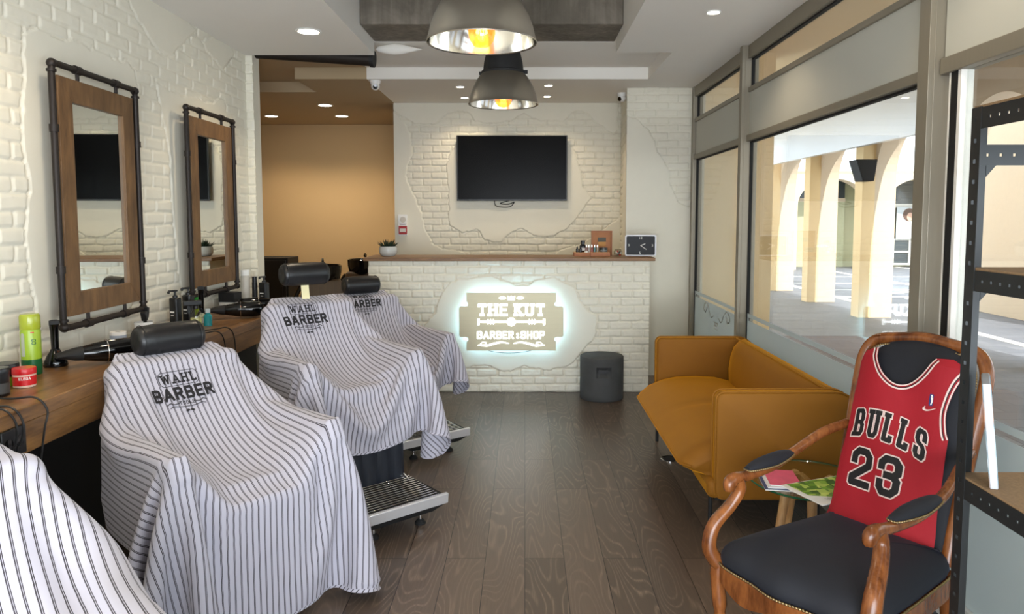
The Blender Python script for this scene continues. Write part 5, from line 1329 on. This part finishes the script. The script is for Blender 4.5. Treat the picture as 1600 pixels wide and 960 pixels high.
for s in (-1, 1):
    M().tube(spline([(s*.252, -.235, .365), (s*.252, -.24, .30), (s*.243, -.238, .20), (s*.236, -.250, .09), (s*.242, -.272, .0)], 6), [.026]*6+[.024]*6+[.019]*6+[.015]*6+[.017], 8, flat=.95).build('front_leg', m_chairw, AC, angle=1)
    M().tube(spline([(s*.200, .265, .37), (s*.198, .28, .25), (s*.200, .32, .10), (s*.205, .36, 0)], 6), .019, 8).build('rear_leg', m_chairw, AC, angle=1)
    sp_ = spline([(s*.252, -.238, .35), (s*.270, -.262, .40), (s*.268, -.246, .47), (s*.250, -.190, .53), (s*.236, -.162, .58), (s*.234, -.172, .617)], 7)
    M().tube(sp_, [.029-.010*i/len(sp_) for i in range(len(sp_))], 8, flat=.9).build('arm_support', m_chairw, AC, angle=1)
    ap = spline([(s*.232, -.215, .589), (s*.234, -.212, .613), (s*.236, -.185, .622), (s*.240, -.11, .617), (s*.246, .02, .624), (s*.246, .14, .655), (s*.228, .26, .700), (s*.205, .375, .722)], 6)
    ar = M().tube(ap, [.018+.006*math.sin(PI*min(1, i/14)) for i in range(len(ap))], 8, flat=.85).build('arm_rail', m_chairw, AC, angle=1)
    pad = []
    for i in range(13):
        q = i/12; y = -.125+.235*q; w = .028*math.sin(PI*(.06+.88*q))**.5; hh = .022*math.sin(PI*(.04+.92*q))**.6; zc = .638+.024*max(0, q-.5)
        pad.append([Vector((s*(.240+.006*q)+w*math.cos(2*PI*k/16), y, zc+hh*math.sin(2*PI*k/16)*(1.25 if math.sin(2*PI*k/16) > 0 else .4))) for k in range(16)])
    M().loft(pad).build('arm_pad', m_navy, AC, angle=1.2)
    ring = []
    for i in range(13):
        q = i/12; y = -.125+.235*q; w = .030*math.sin(PI*(.06+.88*q))**.5; ring.append((s*(.240+.006*q)-w, y, .635+.024*max(0, q-.5)))
    ring2 = [(2*s*(.240+.006*(i/12))-p[0], p[1], p[2]) for i, p in enumerate(ring)]
    beads('nail_trim', ring+ring2[::-1], .0036, ar, closed=True)
fo_ = spline([(-.200, -.0, 0), (-.200, .15, 0), (-.206, .35, 0), (-.214, .52, 0), (-.210, .61, 0), (-.175, .662, 0), (-.09, .680, 0), (0, .690, 0), (.09, .680, 0), (.175, .662, 0), (.210, .61, 0), (.214, .52, 0), (.206, .35, 0), (.200, .15, 0), (.200, 0, 0)], 6)
M().tube([back_pt(p.x*.965, p.y, 0) for p in fo_], .0235, 10, flat=.9).build('back_frame', m_chairw, AC, angle=1)
M().tube([back_pt(x, .03, 0) for x in (-.2, -.1, 0, .1, .2)], .02, 8).build('lower_rail', m_chairw, AC, angle=1)
def hb(x, s): return .012+.030*max(0, 1-(x/.20)**2)**.6*max(0, min(1, (s+.02)/.10, (.70-s)/.12))**.5
def edge_x(s): return .186 if s < .5 else .186*math.sqrt(max(.0, 1-((s-.5)/.185)**2.6)) if s < .685 else 0
vs_ = []; fs = []; NSX, NSS = 20, 30
for j in range(NSS+1):
    s = .02+.655*j/NSS; w_ = max(.06, edge_x(s))
    for i in range(NSX+1):
        x = -w_+2*w_*i/NSX; q = abs(2*i/NSX-1)
        vs_.append(back_pt(x, s+.0*x, .010+.026*(1-q**4)*min(1, (.68-s)/.06, s/.05)))
for j in range(NSS):
    for i in range(NSX): fs.append((j*(NSX+1)+i, j*(NSX+1)+i+1, (j+1)*(NSX+1)+i+1, (j+1)*(NSX+1)+i))
M().add(vs_, fs).build('back_upholstery', m_navy, AC, solid=.012, angle=1.5)
beads('nail_trim', [back_pt(p.x*.875, .02+(p.y-.02)*.965, .017) for p in fo_], .0036, AC)
# ---------------------------------------------------------------- the jersey on the chair back
JY = thing('basketball_jersey', 'red sleeveless basketball jersey with black BULLS 23 pulled over the armchair back', 'jersey', AC.location, AC.rotation_euler[2])
def jp(x, s, h=0):
    q = abs(x+.012)/.185
    b = .060+.004*math.sin(x*30+s*9)+.003*math.sin(s*26-x*11)-.026*q**4
    if s < .10: b += .030*((.10-s)/.10)**2
    if s > .60: b -= .016*((s-.60)/.04)
    return back_pt(x, s, b+h)
jo = [(-.192, .02), (-.190, .20), (-.190, .38), (-.186, .50), (-.190, .575), (-.175, .615), (-.131, .632)]
neck = [(p.x, p.y) for p in spline([(-.131, .632, 0), (-.118, .588, 0), (-.088, .546, 0), (-.043, .518, 0), (.0, .524, 0), (.040, .562, 0), (.072, .622, 0)], 6)]
armh = [(p.x, p.y) for p in spline([(.165, .585, 0), (.148, .550, 0), (.136, .50, 0), (.132, .45, 0), (.142, .40, 0), (.152, .375, 0)], 6)]
jpoly = jo[:-1]+neck+[(.12, .628), (.150, .612)]+armh+[(.152, .29), (.155, .17), (.168, .012)]
o = printed('fabric', [jpoly], m_red, lambda x, s: jp(x, s), JY, grid=.012, thick=.002)
def offs(line, d0, d1):
    out = []; n = len(line)
    for i in range(n-1):
        a, b = Vector(line[i]), Vector(line[i+1])
        def nrm(k):
            t_ = Vector(line[min(n-1, k+1)])-Vector(line[max(0, k-1)]); t_.normalize(); return Vector((t_.y, -t_.x))
        na, nb = nrm(i), nrm(i+1)
        out.append([tuple(a+na*d0), tuple(b+nb*d0), tuple(b+nb*d1), tuple(a+na*d1)])
    return out
for nm, line, sgn_ in (('neck_trim', neck, 1), ('armhole_trim', armh, 1)):
    for k, (d0, d1, mt, hh) in enumerate(((0, .004, m_jwhite, .0020), (.004, .008, m_red, .0022), (.008, .011, m_jblack, .0024), (.011, .016, m_jwhite, .0026))):
        if mt is m_red: continue
        printed(nm, offs(line, -d0*sgn_ if False else d0, d1), mt, lambda x, s, hh=hh: jp(x, s, hh), JY, grid=.012)
def jersey_text(nm, txt, h, w, cx, cs, arch=0, slope=0, gap=.3, serif=0, sx=1):
    base = lettering(txt, h, w, gap=gap, serif=serif, sx=sx); fat = lettering(txt, h, w, gap=gap, serif=serif, sx=sx, extra=.085 if h > .1 else .10)
    wp = lambda x, y: (cx+x, cs+y+slope*x-arch*x*x)
    printed(nm+'_outline', fat, m_jwhite, lambda x, s: jp(x, s, .0018), JY, grid=.01, warp=wp)
    printed(nm, base, m_jblack, lambda x, s: jp(x, s, .0026), JY, grid=.01, warp=wp)
jersey_text('team_lettering', 'BULLS', .080, .19, -.034, .368, arch=1.3, slope=-.10, gap=.40, serif=.05, sx=.50)
jersey_text('number', '23', .108, .215, -.052, .215, gap=.42, sx=.85, slope=-.02)
lgx, lgs = .083, .487
printed('league_badge', [rrect(.013, .038, .003, 3, lgx, lgs)], plain('badge_blue', rgb(40, 52, 110), .6), lambda x, s: jp(x, s, .002), JY)
printed('badge_figure', [el(lgx+.001, lgs+.013, .003, .0035), [(lgx-.002, lgs+.009), (lgx+.005, lgs+.009), (lgx+.006, lgs-.004), (lgx+.003, lgs-.016), (lgx-.001, lgs-.016), (lgx+.001, lgs-.003)]], m_white2, lambda x, s: jp(x, s, .003), JY)
sw = spline([(.100, .463, 0), (.085, .455, 0), (.072, .452, 0), (.063, .455, 0), (.066, .462, 0)], 5)
swp = [s_ for i, (a, b) in enumerate(zip(sw[:-1], sw[1:])) for s_ in (seg(a[:2], b[:2], .0012+.0045*min(1, i/12)*(1 if i < 16 else .6), 1),) if s_]
printed('swoosh_mark', swp, m_jwhite, lambda x, s: jp(x, s, .0024), JY)
# ================================================================ black shelving rack at the right edge
RX, RY, RZ = .992, 1.655, 1.69
rk = thing('shelving_rack', 'black perforated steel shelving rack with chipboard shelves at the right edge', 'shelf', (RX, RY, 0))
def perforated(m, O, U, V, L, w, pitch=.045, hole=.0045, hv=None, start=.02):
    """flat strip with a row of small square holes"""
    O, U, V = Vector(O), Vector(U), Vector(V); hv = hv if hv else w/2
    n = int((L-start)/pitch); cuts = [0]
    for k in range(n):
        c = start+pitch*k+pitch/2
        cuts += [c-hole, c+hole]
    cuts.append(L)
    for i in range(len(cuts)-1):
        a, b = cuts[i], cuts[i+1]
        spans = [(0, hv-hole), (hv+hole, w)] if i % 2 == 1 else [(0, hv-hole), (hv-hole, hv+hole), (hv+hole, w)]
        for c, d in spans:
            q = len(m.v); m.v += [tuple(O+U*a+V*c), tuple(O+U*b+V*c), tuple(O+U*b+V*d), tuple(O+U*a+V*d)]; m.f.append((q, q+1, q+2, q+3))
def merged(m, name, parent, th=.0022):
    o = m.build(name, m_rack, parent, smooth=False, solid=th, fixn=False)
    bm = bmesh.new(); bm.from_mesh(o.data); bmesh.ops.remove_doubles(bm, verts=bm.verts, dist=1e-5); bm.to_mesh(o.data); bm.free()
m_rack = plain('black_powder_coat', rgb(24, 27, 28), .42, var=.1)
DY, DX = -.92, .40
for (px_, py_, ux, uy) in ((0, 0, 1, -1), (DX, 0, -1, -1), (0, DY, 1, 1), (DX, DY, -1, 1)):
    m = M()
    perforated(m, (px_, py_, 0), (0, 0, 1), (ux, 0, 0), RZ, .036)
    perforated(m, (px_, py_, 0), (0, 0, 1), (0, uy, 0), RZ, .036)
    merged(m, 'post', rk)
for zi, z in enumerate((RZ, 1.335, .862, .40)):
    for xx in (0, DX):
        m = M(); perforated(m, (xx+(.001 if xx == 0 else -.001), 0, z-.048), (0, -1, 0), (0, 0, 1), .92, .046, pitch=.030, hole=.0032); merged(m, 'long_beam', rk)
    for yy_ in (0, DY):
        zz = z-.048 if zi else z-.125
        m = M(); perforated(m, (.002, yy_+(-.002 if yy_ == 0 else .002), zz), (1, 0, 0), (0, 0, 1), DX-.004, .046, pitch=.030, hole=.0032); merged(m, 'cross_beam', rk)
        g = M().prism([(.036, 0), (.058, 0), (.036, -.026)], yy_-.002, yy_+.001, lambda x, z_, y, zz=zz: (x, y, zz+z_)); g.build('gusset', m_rack, rk, smooth=False)
    M().box(.003, DX-.003, DY+.003, -.003, z-.006, z+.003 if zi else z+.004).build('shelf_board', m_chip, rk, smooth=False)
cv = thing('picture_canvas', 'small white edged picture standing on the lower rack shelf beside the black post', 'picture', (1.034, 1.583, .866), 0)
mt_ = Matrix.Rotation(-.12, 4, 'Y') @ Matrix.Rotation(math.radians(-31), 4, 'Z')
M().box(-.007, .007, .0-.048, .048, 0.003, .235, mt_).build('canvas', plain('canvas_edge', rgb(180, 184, 190), .6), cv, bevel=.001)
t = NT('abstract_print'); nz = t.noise(t.coord(scale=(6, 6, 6)), 2, 3); t.bsdf(t.ramp(nz, [(.3, rgb(206, 212, 216)), (.5, rgb(96, 128, 138)), (.62, rgb(190, 140, 110)), (.75, rgb(230, 226, 216))]), .4)
M().box(-.0085, -.007, -.046, .046, .005, .233, mt_).box(.007, .0085, -.046, .046, .005, .233, mt_).build('printed_face', t.m, cv, smooth=False)
